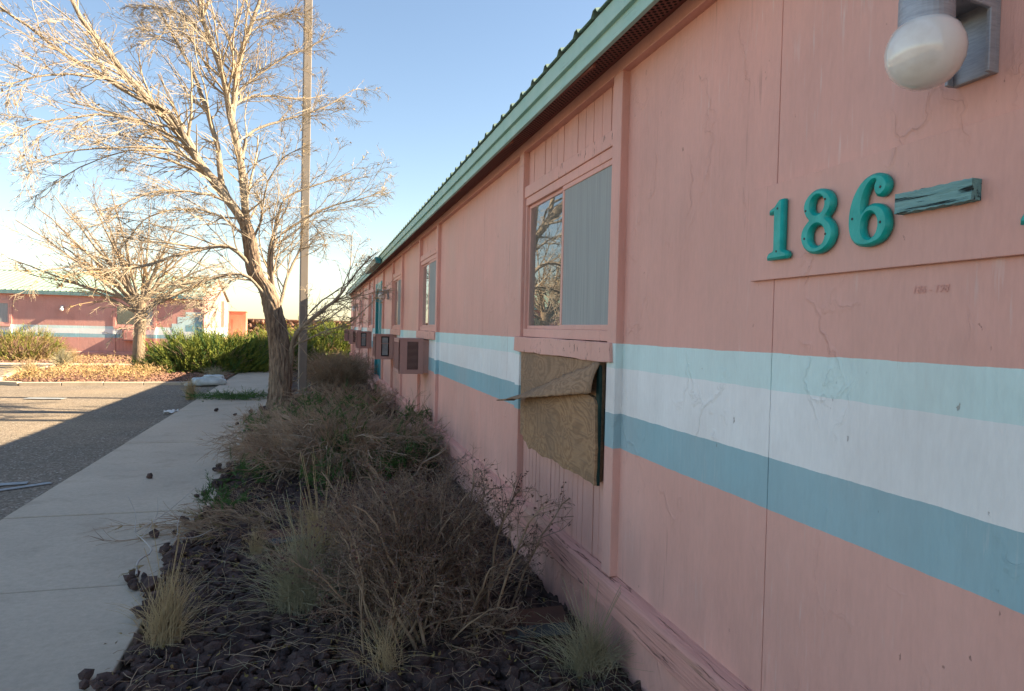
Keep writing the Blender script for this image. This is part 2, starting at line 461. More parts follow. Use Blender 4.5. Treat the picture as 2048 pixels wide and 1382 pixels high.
for a, b in zip(joints[:-1], joints[1:]):
    dz = random.uniform(-.004, .004)
    s = MB().box(-2.36, -.86, a + .009, b - .009, -.14, dz).build("slab", m_conc, walk, bevel=.008)
    s.rotation_euler = (0, 0, 0)
m_joint = simple("dark joint filler", (.09, .078, .065), (.06, .05, .045), 20, .95)
box("joint_filler", m_joint, walk, -2.355, -.865, -6, 24, -.15, -.022)
V, Fq = grid(-.86, 1.38, -6, 30.5, 60, 500, lambda X, Y: -.045 + .03 * np.sin(X * 5 + 1) * np.sin(Y * 3.1) + .03 * (X > .3))
structure(MB().add(V, Fq).build("planting_bed", m_soil))
# planter island with kerb
isl = structure(MB().prism([(-7.1, 19.0), (-2.45, 19.05), (-2.45, 26.2), (-8.3, 26.2), (-8.2, 22.5), (-7.6, 20.2)], 'z', -.2, .015).build("planter_island", m_lavared))
kp = resample([(-2.40, 18.95), (-4.5, 18.9), (-6.9, 18.85), (-7.55, 19.3), (-7.9, 20.8), (-8.35, 23.2), (-8.45, 26.2)], 15)
for i in range(14):
    a, b = kp[i], kp[i + 1]; d = (b - a) / np.linalg.norm(b - a); nn = np.array([-d[1], d[0]]) * .075; g = d * .006
    pts = [tuple(a + g + nn), tuple(a + g - nn), tuple(b - g - nn), tuple(b - g + nn)]
    MB().prism(pts, 'z', -.2, .045 + random.uniform(-.004, .004)).build("kerb_stone", m_conc, isl, bevel=.012)
fw = structure(bpy.data.objects.new("far_sidewalk", None)); COL.objects.link(fw)
for i in range(14):
    box("slab", m_conc, fw, -26 + i * 1.75 + .006, -24.25 + i * 1.75 - .006, 26.25, 27.55, -.2, .01, .008)
V, Fq = grid(-32, 12, 27.55, 33.66, 90, 30, lambda X, Y: -.05 + .03 * np.sin(X * 2.1) * np.sin(Y * 1.7))
structure(MB().add(V, Fq).build("cinder_bed", m_lavared))

# ------------------------------------------------------------------ motel wings (local x along the facade to the right, y inward, z up)
def slat_boards(parent, x0, x1, y, z0, z1, n, mat):
    w = (x1 - x0) / n
    for i in range(n):
        box("board", mat, parent, x0 + i * w + .003, x0 + (i + 1) * w - .003, y + random.uniform(-.002, .002), y + .02, z0, z1)
def window(root, x0, x1, detail, curtain, lx0, lx1, dark_right=True):
    w = thing_part("window", root)
    z0, z1 = 1.53, 2.49
    fr = .055
    xm = (x0 + x1) / 2
    def ring(mat, a, b, c, d, t, y0, y1, nm):
        mb = MB().box(a, b, y0, y1, c, c + t).box(a, b, y0, y1, d - t, d).box(a, a + t, y0 + .001, y1 - .001, c + t, d - t).box(b - t, b, y0 + .001, y1 - .001, c + t, d - t)
        return mb.build(nm, mat, w, bevel=.003 if detail else 0)
    fs = .022
    MB().box(x0, x1, -.018, .05, z0, z0 + fr).box(x0, x1, -.018, .05, z1 - fr, z1).box(x0, x0 + fs, -.017, .049, z0 + fr, z1 - fr).box(x1 - fs, x1, -.017, .049, z0 + fr, z1 - fr).build("frame", m_trim, w, bevel=.003 if detail else 0)
    ring(m_trim, x0 + fs, xm + .02, z0 + fr, z1 - fr, .022, .004, .03, "sash")
    ring(m_trim, xm - .02, x1 - fs, z0 + fr, z1 - fr, .028, -.012, .003, "sash")
    box("pane", m_glass, w, x0 + fs + .015, xm, .012, .017, z0 + fr + .02, z1 - fr - .02)
    box("pane", m_glass, w, xm, x1 - fs - .015, .020, .025, z0 + fr + .02, z1 - fr - .02)
    box("insect_screen", m_screen, w, xm, x1 - fs - .015, -.006, -.003, z0 + fr + .02, z1 - fr - .02)
    if curtain:
        n = 60
        mb = MB()
        for (a, b) in curtain:
            xs = np.linspace(a, b, n); ys = .10 + .005 * np.sin(xs * 42 + np.sin(xs * 9) * 2) + .002 * np.sin(xs * 91)
            V = np.concatenate([np.stack([xs, ys, np.full(n, z0 + .02)], -1), np.stack([xs, ys * .9 + .01, np.full(n, z1)], -1)])
            i = np.arange(n - 1); mb.add(V, np.stack([i, i + 1, n + i + 1, n + i], -1))
        mb.build("curtain", m_curtain, w, True)
    return w
def thing_part(name, root):
    o = bpy.data.objects.new(name, None); COL.objects.link(o); o.parent = root; o.empty_display_size = .1
    return o
def bay(root, x0, x1, wall, detail=True, curtain=None, boarded=False):
    bw = .10
    box("batten", wall, root, x0, x0 + bw, -.040, .01, .405, 2.812, .004)
    box("batten", wall, root, x1 - bw, x1, -.040, .01, .405, 2.812, .004)
    a, b = x0 + bw, x1 - bw
    slat_boards(root, a, b, .004, 2.565, 2.83, 13, m_trim)
    box("header_board", m_sill, root, a, b, -.028, .03, 2.49, 2.568, .004)
    window(root, a + .004, b - .004, detail, curtain, a, b)
    # sill with ragged ends
    n = 14; mb = MB()
    xa, xb = x0 + .03, x1 - .035
    top = [(xa + (xb - xa) * i / n, 1.528 + random.uniform(-.004, .003)) for i in range(n + 1)]
    bot = [(xa + (xb - xa) * i / n + (random.uniform(-.015, .015) if i in (0, n) else 0), 1.428 + random.uniform(-.004, .004)) for i in range(n + 1)][::-1]
    mb.prism(bot[::-1] + top[::-1], 'y', -.058, .0).build("sill", m_sill, root, bevel=.004)
    slat_boards(root, a, b, .006, .40, 1.43, 20 if detail else 10, wall)
def facade(root, x_lo, x_hi, bays, seams, doors, wall):
    cuts = sorted([x_lo, x_hi] + [v for b in bays for v in (b[0] + .10, b[1] - .10)] + seams + [v for d in doors for v in d])
    closed = [(b[0] + .10, b[1] - .10) for b in bays] + doors
    for a, b in zip(cuts[:-1], cuts[1:]):
        m = (a + b) / 2
        if any(p <= m <= q for p, q in closed) or b - a < .02: continue
        box("siding_panel", wall, root, a + .0012, b - .0012, random.uniform(-.0015, .0015), .016, .38, 2.86, .002)
def roof(root, x_lo, x_hi, depth, ze=2.975, align_hi=False):
    pitch = .24; run = depth / 2 + .25; rise = run * pitch; sp = .225; per = 4
    # one corrugated sheet, shared mesh
    prof = []
    for r in range(per):
        x = r * sp
        prof += [(x, 0), (x + .145, 0), (x + .165, .024), (x + .195, .024), (x + .215, 0)]
    prof.append((per * sp + .02, .002))
    def sheet(flip):
        n = len(prof); V = []
        for yy, zz in ((-.25, 0), (depth / 2, rise)):
            for t in (0, -.0035):
                V += [(px, (depth - yy) if flip else yy, ze + zz + pz + t) for px, pz in prof]
        Fs = []
        for i in range(n - 1):
            Fs += [(i, i + 1, 2 * n + i + 1, 2 * n + i), (n + i + 1, n + i, 3 * n + i, 3 * n + i + 1), (i + 1, i, n + i, n + i + 1), (2 * n + i, 2 * n + i + 1, 3 * n + i + 1, 3 * n + i)]
        return MB().add(V, Fs).mesh("roof_sheet")
    ms = [sheet(False), sheet(True)]
    if align_hi: x_lo = x_hi - math.ceil((x_hi - x_lo) / (sp * per)) * sp * per
    x = x_lo
    while x < x_hi - .05:
        for me in ms: link("roof_sheet", me, m_roof, root, loc=(x, 0, 0))
        x += sp * per
    xe = x
    MB().prism([(depth / 2 - .22, ze + rise - .03), (depth / 2, ze + rise + .035), (depth / 2 + .22, ze + rise - .03), (depth / 2, ze + rise + .01)], 'x', x_lo, xe).build("ridge_cap", m_roof, root)
    return xe, rise
def wing(root, x_lo, x_hi, depth, bays, seams, doors, wall, align_hi=False):
    facade(root, x_lo, x_hi, bays, seams, doors, wall)
    for b in bays: bay(root, b[0], b[1], wall, b[2], b[3])
    # trim along the whole facade
    L = x_lo
    k = 0
    while L < x_hi - .01:
        e = min(L + 4.88, x_hi)
        box("frieze_board", m_trim, root, L + .001, e - .001, -.043, .014, 2.810, 2.872, .003)
        box("fascia_board", m_fascia, root, L + .0015 + .6, e - .0015 + .6 if e < x_hi else e, -.21, -.188, 2.822, 2.915, .003) if k else box("fascia_board", m_fascia, root, L, e + .6 - .0015, -.21, -.188, 2.822, 2.915, .003)
        box("drip_board", m_fascia, root, L + .001, e - .001, -.232, -.190, 2.885 + .002, 2.970, .003)
        # base board with weathered cap
        zz = [(-.062, .255), (-.058, .372), (-.046, .388), (.004, .408), (.004, .255)]
        MB().prism(zz, 'x', L + .001, e - .001).build("base_board", m_base, root, bevel=.004)
        L = e; k += 1
    box("soffit", m_soffit, root, x_lo, x_hi, -.189, .012, 2.872, 2.89)
    box("soffit_vent", m_vent, root, x_lo + .1, x_hi - .1, -.15, -.065, 2.868, 2.8725)
    box("soffit_trim", m_soffit, root, x_lo, x_hi, -.187, -.165, 2.846, 2.871)
    box("skirt", wall, root, x_lo, x_hi, -.022, .02, -.25, .272)
    xe, rise = roof(root, x_lo - .12, x_hi + .06, depth, align_hi=align_hi)
    # closed shell behind
    zt = 2.87
    g = [(0.02, -.2), (depth, -.2), (depth, zt), (depth / 2, zt + rise + .02), (0.02, zt)]
    MB().prism(g, 'x', x_hi - .06, x_hi).build("gable_wall", wall, root)
    MB().prism(g, 'x', x_lo, x_lo + .06).build("gable_wall", wall, root)
    box("rear_wall", wall, root, x_lo, x_hi, depth, depth + .08, -.2, 2.9)
    box("ceiling", m_dark, root, x_lo + .07, x_hi - .07, .13, depth - .01, 2.78, 2.82)
    box("partition", m_dark, root, x_lo + .07, x_hi - .07, 2.6, 2.66, -.1, 2.77)

near = thing("motel_wing", "long pink motel wing with mint, white and blue stripes beside the sidewalk", "motel", (1.4, 0, 0), rad(-90))
nb = []
for (y0, y1, cur) in [(2.98, 4.68, [(-3.86, -3.08)]), (8.09, 9.70, [(-9.1, -8.5)]), (11.7, 13.35, None), (17.9, 19.65, None), (22.4, 23.98, None), (26.7, 28.3, None)]:
    nb.append((-y1, -y0, y0 < 13, [(-(y1 - .2), -((y0 + y1) / 2 - .0))] if y0 > 5 and cur else cur))
seamY = [-5.5, -4.3, -3.05, -1.85, -.6, .66, 1.875, 5.88, 7.12, 11.1, 14.6, 21.4, 22.3, 25.8, 30.0]
wing(near, -30.8, 8.0, 8.7, nb, [-s for s in seamY], [(-17.15, -15.5)], m_wall)
# teal door, its frame and the panel above it
dr = thing_part("door", near)
box("door_leaf", m_teal, dr, -16.98, -15.67, .02, .06, .40, 2.42, .003)
for q in (-16.8, -16.2):
    box("door_panel", m_teal, dr, q, q + .42, .008, .024, .55, 1.35, .006); box("door_panel", m_teal, dr, q, q + .42, .008, .024, 1.5, 2.3, .006)
box("door_jamb", m_teal, dr, -17.15, -16.98, -.04, .06, .34, 2.6, .004)
box("door_jamb", m_teal, dr, -15.67, -15.5, -.04, .06, .34, 2.6, .004)
box("door_head", m_fascia, dr, -16.98, -15.67, -.03, .06, 2.42, 2.6, .004)
MB().lathe([(.012, 0), (.03, .01), (.032, .03), (.02, .05), (.0, .052)], (0, 0, 0), 12).build("handle", m_steel, dr, True).matrix_local = Matrix.Translation((-16.0, .018, 1.35)) @ Matrix.Rotation(rad(90), 4, 'X')
slat_boards(near, -17.15, -15.5, .004, 2.6, 2.83, 6, m_trim)
box("batten", m_wall, near, -15.36, -15.22, -.04, .01, .405, 2.812, .004)
box("threshold", m_sill, near, -17.2, -15.45, -.12, .04, .28, .36, .006)
# short gutter over the entrance
gp = [(-.335, 2.80), (-.235, 2.80), (-.235, 2.92), (-.239, 2.92), (-.239, 2.805), (-.331, 2.805), (-.345, 2.90), (-.36, 2.905), (-.36, 2.90)]
gut = MB().prism([(-.33, 2.815), (-.236, 2.815), (-.236, 2.93), (-.242, 2.93), (-.242, 2.821), (-.325, 2.821), (-.338, 2.915), (-.346, 2.915)], 'x', -16.6, -13.6).build("gutter", m_roof, near)
MB().prism([(-.335, 2.81), (-.236, 2.81), (-.236, 2.935), (-.352, 2.925)], 'x', -13.6, -13.585).build("end_cap", m_teal, gut)
MB().prism([(-.335, 2.81), (-.236, 2.81), (-.236, 2.935), (-.352, 2.925)], 'x', -16.615, -16.6).build("end_cap", m_teal, gut)
# sagging slivers of soffit trim under the fascia
for xx, ln, dp in ((-3.55, 1.1, .03), (-4.85, .9, .026), (-6.6, 1.0, .018)):
    n = 14; mb = MB()
    up = [(xx - ln / 2 + ln * i / n, 2.846) for i in range(n + 1)]
    dn = [(xx - ln / 2 + ln * i / n, 2.842 - dp * (i / n) ** 2) for i in range(n + 1)]
    mb.prism(dn + up[::-1], 'y', -.183, -.170).build("loose_trim", m_soffit, near)
# pencilled numbers under the sign board
def text_mesh(s, size):
    c = bpy.data.curves.new("t", 'FONT'); c.body = s; c.size = size; c.extrude = .0001; c.shear = .25
    o = bpy.data.objects.new("t", c); COL.objects.link(o)
    me = bpy.data.meshes.new_from_object(o.evaluated_get(bpy.context.evaluated_depsgraph_get()))
    bpy.data.objects.remove(o); return me
m_pencil = simple("faint pencil", (.66, .35, .295), (.69, .365, .305), 200, .7)
bpy.context.view_layer.update()
pn = link("pencil_writing", text_mesh("186 - 198", .026), m_pencil, near)
pn.matrix_local = Matrix.Translation((-1.345, -.0017, 1.690)) @ Matrix.Rotation(rad(90), 4, 'X')

# ------------------------------------------------------------------ far wing
far = thing("motel_wing", "low pink motel wing with pale mint metal roof across the parking lot", "motel", (-5.0, 33.7, -.23))
fb = [(-19.3, -17.5, False, [(-19.1, -18.4)]), (-15.0, -13.3, False, [(-14.85, -14.3)]), (-9.2, -7.48, False, [(-8.35, -7.9)]), (-3.66, -1.93, False, [(-3.5, -2.85)])]
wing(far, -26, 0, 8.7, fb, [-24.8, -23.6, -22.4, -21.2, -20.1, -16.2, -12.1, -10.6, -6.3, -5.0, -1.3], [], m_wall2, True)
m_mint, m_white, m_blue = [simple(n, c, tuple(x * .85 for x in c), 3, .7, .3, 50, .004) for n, c in (("mint mural paint", MINT), ("white mural paint", WHITE), ("blue mural paint", BLUE))]
for mt, a, b, z0, z1 in ((m_mint, -1.30, -.02, 1.00, 1.70), (m_mint, -1.07, -.02, 1.70, 2.01), (m_mint, -.74, -.02, 2.01, 2.23), (m_white, -1.0, -.38, 1.02, 1.35), (m_blue, -.73, -.38, 1.35, 1.64), (m_blue, -.38, -.022, 1.02, 1.96)):
    box("painted_step", mt, far, a, b, -.0075 if mt is m_mint else -.010, -.002, z0, z1)
box("corner_board", m_wall2, far, -.02, .045, -.05, .1, .3, 2.86, .004)
box("corner_board", m_wall2, far, 0, .16, 5.9, 6.35, .0, 2.95, .01)
for mt, z0, z1 in ((m_white, .95, 1.42),):
    box("painted_step", mt, far, .0, .006, .12, 8.6, z0, z1)
# utility box wing beyond the gable
ub = thing("utility_enclosure", "small salmon pink boxy enclosure behind the far motel wing's gable end", "shed", (-4.45, 42.6, -.2))
m_salmon = painted("salmon stucco", -3, False, False, (.52, .20, .12))
box("wall", m_salmon, ub, -.5, .42, 0, .9, -.1, 2.38, .01)
box("cap", m_salmon, ub, -.53, .45, -.03, .93, 2.38, 2.45, .01)
box("door", m_salmon, ub, -.3, .2, -.012, .02, .1, 2.0, .004)

# ------------------------------------------------------------------ wall lamps
def wall_lamp(label, loc, rz, group=None):
    t = thing("wall_lamp", label, "lamp", loc, rz, group)      # origin on the wall, local -y outward
    MB().lathe([(.034, .066), (.052, .060), (.068, .042), (.077, .018), (.079, 0), (.076, -.022), (.066, -.045), (.050, -.062), (.030, -.074), (.010, -.079), (.0005, -.0795)], (0, -.145, 0), 40).build("globe", m_globe, t, True)
    MB().lathe([(.050, .045), (.054, .050), (.054, .118), (.050, .124), (.001, .125)], (0, -.145, 0), 32).build("collar", m_steel, t)
    box("back_plate", m_steel, t, -.052, .052, -.014, .002, -.045, .16, .003)
    mb = MB().prism([(-.014, -.045), (-.03, -.043), (-.03, .09), (-.12, .105), (-.12, .145), (-.014, .155)], 'x', .044, .054)
    mb.prism([(-.014, -.045), (-.03, -.043), (-.03, .09), (-.12, .105), (-.12, .145), (-.014, .155)], 'x', -.054, -.044)
    mb.build("bracket", m_steel, t, bevel=.002)
    box("arm", m_steel, t, -.042, .042, -.12, -.012, .112, .143, .002)
    return t
wall_lamp("white globe wall lamp on a grey bracket above the turquoise number sign", (1.4, 1.195, 2.20), rad(-90))
wall_lamp("white globe wall lamp beside the teal door of the near wing", (1.4, 14.25, 2.18), rad(-90))
wall_lamp("white globe wall lamp near the far end of the near pink wing", (1.4, 25.4, 2.16), rad(-90))
wall_lamp("white globe lamp hanging on the far pink wing across the lot", (-10.6, 33.7, 1.98), 0)

# ------------------------------------------------------------------ number sign
sign = thing("number_sign", "pink board with turquoise house numbers 186 and a weathered dash", "sign", (1.4, 0, 0), rad(-90))
MB().prism([(-1.978, 1.757), (-.30, 1.757), (-.30, 2.058), (-1.978, 2.058)], 'y', -.016, -.002).build("backing_board", m_trim, sign, bevel=.002)
def digit_mesh(loops):
    c = bpy.data.curves.new("digit", 'CURVE'); c.dimensions = '2D'; c.fill_mode = 'BOTH'
    c.extrude = .006; c.bevel_depth = .007; c.bevel_resolution = 0; c.offset = -.0038
    for lp in loops:
        s = c.splines.new('POLY'); s.points.add(len(lp) - 1)
        for p, q in zip(s.points, lp): p.co = (q[0], q[1], 0, 1)
        s.use_cyclic_u = True
    o = bpy.data.objects.new("digit", c); COL.objects.link(o); bpy.context.view_layer.update()
    me = bpy.data.meshes.new_from_object(o.evaluated_get(bpy.context.evaluated_depsgraph_get()))
    bpy.data.objects.remove(o); return me
def closed_smooth(pts, n=90):
    p = np.array(pts + [pts[0]], float)
    q = np.vstack([p[-2], p, p[1]]); out = []
    for i in range(1, len(q) - 2):
        for t in np.linspace(0, 1, 6, endpoint=False):
            a, b, c, d = q[i - 1], q[i], q[i + 1], q[i + 2]
            out.append(.5 * (2 * b + (c - a) * t + (2 * a - 5 * b + 4 * c - d) * t * t + (3 * b - a - 3 * c + d) * t ** 3))
    return [tuple(v) for v in out]
def ell(cx, cy, rx, ry, n=36): return [(cx + rx * math.cos(t), cy + ry * math.sin(t)) for t in np.linspace(0, 2 * math.pi, n, endpoint=False)]
H = .178; W_ = .178
def scl(l): return [(a * W_, b * H) for a, b in l]
six = [closed_smooth([(.36, 0), (.60, .055), (.715, .19), (.73, .31), (.68, .46), (.56, .555), (.43, .575), (.32, .54), (.265, .485), (.255, .58), (.275, .71), (.345, .85), (.44, .925), (.505, .915), (.475, .86), (.475, .78), (.53, .70), (.61, .69), (.69, .75), (.71, .84), (.65, .94), (.53, 1.0), (.38, .995), (.23, .93), (.10, .78), (.02, .58), (0, .36), (.04, .17), (.16, .045)]), ell(.405, .285, .145, .195)]
hw = lambda v: max(.36 * math.sqrt(max(0, 1 - ((v - .285) / .285) ** 2)), .315 * math.sqrt(max(0, 1 - ((v - .755) / .245) ** 2)))
vs = [.5 - .5 * math.cos(math.pi * i / 44) for i in range(45)]
eight = [[(.36 + max(hw(v), .19 if .3 < v < .75 else 0), v) for v in vs] + [(.36 - max(hw(v), .19 if .3 < v < .75 else 0), v) for v in vs[::-1][1:-1]], ell(.36, .275, .185, .185), ell(.36, .765, .155, .155)]
one = [[(.0, .0), (.50, 0), (.53, .045), (.50, .09), (.40, .12), (.375, .16), (.375, 1.0), (.27, 1.0), (.16, .90), (.04, .86), (.03, .80), (.16, .81), (.165, .16), (.14, .12), (.03, .09), (0, .045)]]
def digit(name_label, loops, x, screws):
    me = digit_mesh([scl(l) for l in loops])
    o = link("digit", me, m_digit, sign); o["label"] = name_label
    base = Matrix.Translation((x, -.028, 1.818)) @ Matrix.Rotation(rad(90), 4, 'X')
    o.matrix_local = base
    for (a, b) in screws:
        s = MB().cyl((0, 0, .0115), (0, 0, .0138), .0042, .0036, 12).build("screw", m_screw, o)
        s.location = (a * W_, b * H, 0)
    return o
digit("turquoise digit 1", one, -1.862, [(.27, .12), (.27, .86)])
digit("turquoise digit 8", eight, -1.706, [(.11, .70), (.55, .82), (.10, .25), (.58, .27)])
digit("turquoise digit 6", six, -1.520, [(.60, .80), (.09, .42), (.62, .30)])
digit("turquoise digit 1 cut by the picture edge", one, -1.052, [(.27, .12), (.27, .86)])
n = 24
top = [(-1.363 + .205 * i / n, 1.931 + random.uniform(-.0015, .0015)) for i in range(n + 1)]
bot = [(-1.363 + .205 * i / n, 1.883 + random.uniform(-.0015, .0015)) for i in range(n + 1)]
MB().prism(bot + top[::-1], 'y', -.044, -.0165).build("dash", m_dash, sign)["label"] = "weathered cracked wooden dash"

# ------------------------------------------------------------------ window air conditioners
def air_conditioner(label, y0, y1, kind, z0=.965, z1=1.425):
    x0, x1 = -y1, -y0
    t = thing("air_conditioner", label, "air conditioner", (1.4, 0, 0), rad(-90))
    out = -.385
    # casing as shell: top, bottom, far side, near side frame
    box("casing", m_ac, t, x0, x1, out, -.06, z1 - .02, z1, .004)
    box("base_pan", m_ac, t, x0, x1, out, -.06, z0, z0 + .025, .004)
    box("side_panel", m_ac, t, x0, x0 + .015, out, -.06, z0 + .025, z1 - .02)
    ya, yb = out + .11, -.13
    za, zb = z0 + .055, z1 - .04
    near_side = MB().box(x1 - .015, x1, out, ya, z0 + .025, z1 - .02).box(x1 - .015, x1, yb, -.06, z0 + .025, z1 - .02).box(x1 - .015, x1, ya, yb, z0 + .025, za).box(x1 - .015, x1, ya, yb, zb, z1 - .02)
    near_side.build("side_frame", m_ac, t, bevel=.002)
    if kind == 'louver':
        mb = MB(); n = 24
        for i in range(n):
            z = za + (zb - za) * (i + .5) / n
            mb.box(x1 - .014, x1 - .001, ya, yb, z - .0022, z + .0022)
        mb.build("side_louvers", m_ac, t)
        box("louver_backing", m_grille, t, x1 - .05, x1 - .04, ya - .02, yb + .02, za - .01, zb + .01)
    else:
        box("coil", m_fins, t, x1 - .045, x1 - .03, ya + .02, yb - .02, za + .02, zb - .02)
        box("louver_backing", m_grille, t, x1 - .3, x1 - .28, ya - .02, yb + .02, za, zb)
        box("bar", m_ac, t, x1 - .012, x1 - .004, ya, yb, (za + zb) / 2 + .05, (za + zb) / 2 + .06)
    # front coil guard
    g = MB(); n = 16
    for i in range(n + 1):
        xx = x0 + .03 + (x1 - x0 - .06) * i / n
        g.box(xx - .003, xx + .003, out, out + .006, z0 + .05, z1 - .05)
    for i in range(12):
        z = z0 + .05 + (z1 - z0 - .1) * i / 11
        g.box(x0 + .03, x1 - .03, out + .006, out + .01, z - .003, z + .003)
    g.box(x0, x1, out, out + .012, z0 + .025, z0 + .05).box(x0, x1, out, out + .012, z1 - .05, z1 - .02).box(x0, x0 + .03, out, out + .012, z0 + .05, z1 - .05).box(x1 - .03, x1, out, out + .012, z0 + .05, z1 - .05)
    g.build("front_guard", m_ac, t)
    box("coil", m_fins, t, x0 + .03, x1 - .1, out + .03, out + .05, z0 + .05, z1 - .05)
    box("mounting_sleeve", m_ac, t, x0 + .01, x1 - .01, -.06, .015, z0 + .01, z1 - .01)
air_conditioner("pink window air conditioner with dark louvred side", 8.90, 9.52, 'louver')
air_conditioner("pink air conditioner with its side grille missing, next to the louvred one", 12.68, 13.22, 'open', .97, 1.43)
air_conditioner("pink air conditioner with open side, just past the teal door", 18.80, 19.36, 'open')
air_conditioner("pink air conditioner second from the near wing's far end", 23.1, 23.7, 'louver')
air_conditioner("pink air conditioner last along the near wing's far end", 27.2, 27.8, 'louver')
fac = thing("air_conditioner", "salmon box air conditioner under the far wing's window behind the thin tree", "air conditioner", (-5.0, 33.7, -.23))
box("casing", m_ac, fac, -3.22, -2.42, -.34, .01, .90, 1.40, .006)
box("front_guard", m_trim, fac, -3.16, -2.48, -.352, -.338, .95, 1.35, .004)
for i in range(9): box("louver", m_trim, fac, -3.14, -2.50, -.362, -.351, .97 + .042 * i, .985 + .042 * i)
box("bracket", m_ac, fac, -2.46, -2.42, -.34, -.02, .3, .9)

# ------------------------------------------------------------------ plywood cover below the near window
ply = thing("plywood_cover", "weathered plywood patch with a curled peeling layer under the near window", "plywood", (1.4, 0, 0), rad(-90))
P_ = [(-4.33, 1.11), (-4.28, 1.135), (-3.95, 1.19), (-3.70, 1.206), (-3.24, 1.258), (-3.17, 1.25), (-3.135, 1.215), (-3.12, 1.0), (-3.125, .815), (-3.34, .822), (-3.57, .812), (-3.75, .826), (-3.93, .806), (-4.10, .822), (-4.22, .808), (-4.27, .835), (-4.345, .85), (-4.36, .90), (-4.33, .98), (-4.355, 1.04)]
def ragged(P, n=5, a=.006):
    out = []
    for p, q in zip(P, P[1:] + P[:1]):
        for i in range(n):
            t = i / n; out.append((p[0] + (q[0] - p[0]) * t + random.uniform(-a, a), p[1] + (q[1] - p[1]) * t + random.uniform(-a, a)))
    return out
MB().prism(ragged(P_, 4, .004), 'y', -.070, -.056).build("outer_sheet", m_ply, ply)
MB().prism([(-3.118, .812), (-3.118, 1.26), (-3.125, 1.41), (-3.16, 1.41), (-3.16, .812)], 'y', -.0555, -.042).build("edge_batten", m_plyedge, ply)
MB().prism([(-4.50, .86), (-3.165, .82), (-3.165, 1.426), (-4.52, 1.426)], 'y', -.044, -.008).build("inner_sheet", m_ply2, ply)
# curled layer: hinged on the right edge, curling out and down to a point on the left
nu, nv = 28, 8
V = []
for i in range(nu + 1):
    u = i / nu
    x = -3.13 - 1.42 * u
    zt = 1.424 - .335 * u ** 1.15 + random.uniform(-.007, .007)
    zb = 1.272 - .19 * u ** 1.05 + random.uniform(-.004, .004)
    if u > .93: zt = zb + (zt - zb) * (1 - u) / .07
    for j in range(nv + 1):
        v = j / nv
        z = zb + (zt - zb) * v
        # upper edge leans back to the inner sheet, lower edge curls towards the viewer
        out = -.048 - .105 * (1 - v) * (0.45 + .75 * u) - .012 * math.sin(math.pi * v) - .03 * u * u
        V.append((x, out, z))
Fs = [(i * (nv + 1) + j, (i + 1) * (nv + 1) + j, (i + 1) * (nv + 1) + j + 1, i * (nv + 1) + j + 1) for i in range(nu) for j in range(nv)]
fl = MB().add(V, Fs).build("curled_layer", m_ply2, ply, True)
so = fl.modifiers.new("thick", 'SOLIDIFY'); so.thickness = .007

# ------------------------------------------------------------------ lamp post, utility pole, cables
lp = thing("lamp_post", "square taupe steel lamp post on a base plate behind the tree", "lamp post", (-.30, 15.3, 0), rad(8))
box("post", m_pole, lp, -.082, .082, -.082, .082, .10, 9.4, .012)
box("base_cover", m_pole, lp, -.16, .16, -.16, .16, .03, .115, .012)
MB().prism([(.22 * math.cos(t), .22 * math.sin(t)) for t in np.linspace(0, 6.283, 17)[:-1]], 'z', -.2, .032).build("footing", m_shingle, lp)
box("lamp_head", m_pole, lp, -.55, -.05, -.15, .15, 9.4, 9.55, .02)
up = thing("utility_pole", "tall unseen timber utility pole added behind the near motel wing to cast a shadow stripe", "utility pole", (13.0, 10.28, -.2))  # out of view, added so its shadow draws the dark stripe across the asphalt
MB().cyl((0, 0, 0), (0, 0, 13.2), .15, .10, 12).build("post", m_wood, up)
box("cross_arm", m_wood, up, -1.1, 1.1, -.06, .06, 12.4, 12.52)
for zz, yy, lab in ((7.1, 78, "upper thin black cable crossing the sky behind the far wing"), (5.65, 80, "lower thin black cable crossing the sky behind the far wing")):
    xs = np.linspace(-120, -20.3, 60)
    P = np.stack([xs, np.full(60, yy), zz - .0022 * (xs + 120) * (-20.3 - xs) * .25], -1)[None]
    tag(MB().tubes(P, np.full((1, 60), .013), 4).build("power_cable", m_wire), lab, "cable")

fp = thing("utility_pole", "thin distant utility pole behind the far wing and the young tree", "utility pole", (-20.3, 79, -.2))
MB().cyl((0, 0, 0), (0, 0, 7.7), .11, .08, 10).build("post", m_wood, fp)
box("cross_arm", m_wood, fp, -.06, .06, -1.1, 1.1, 7.1, 7.2)
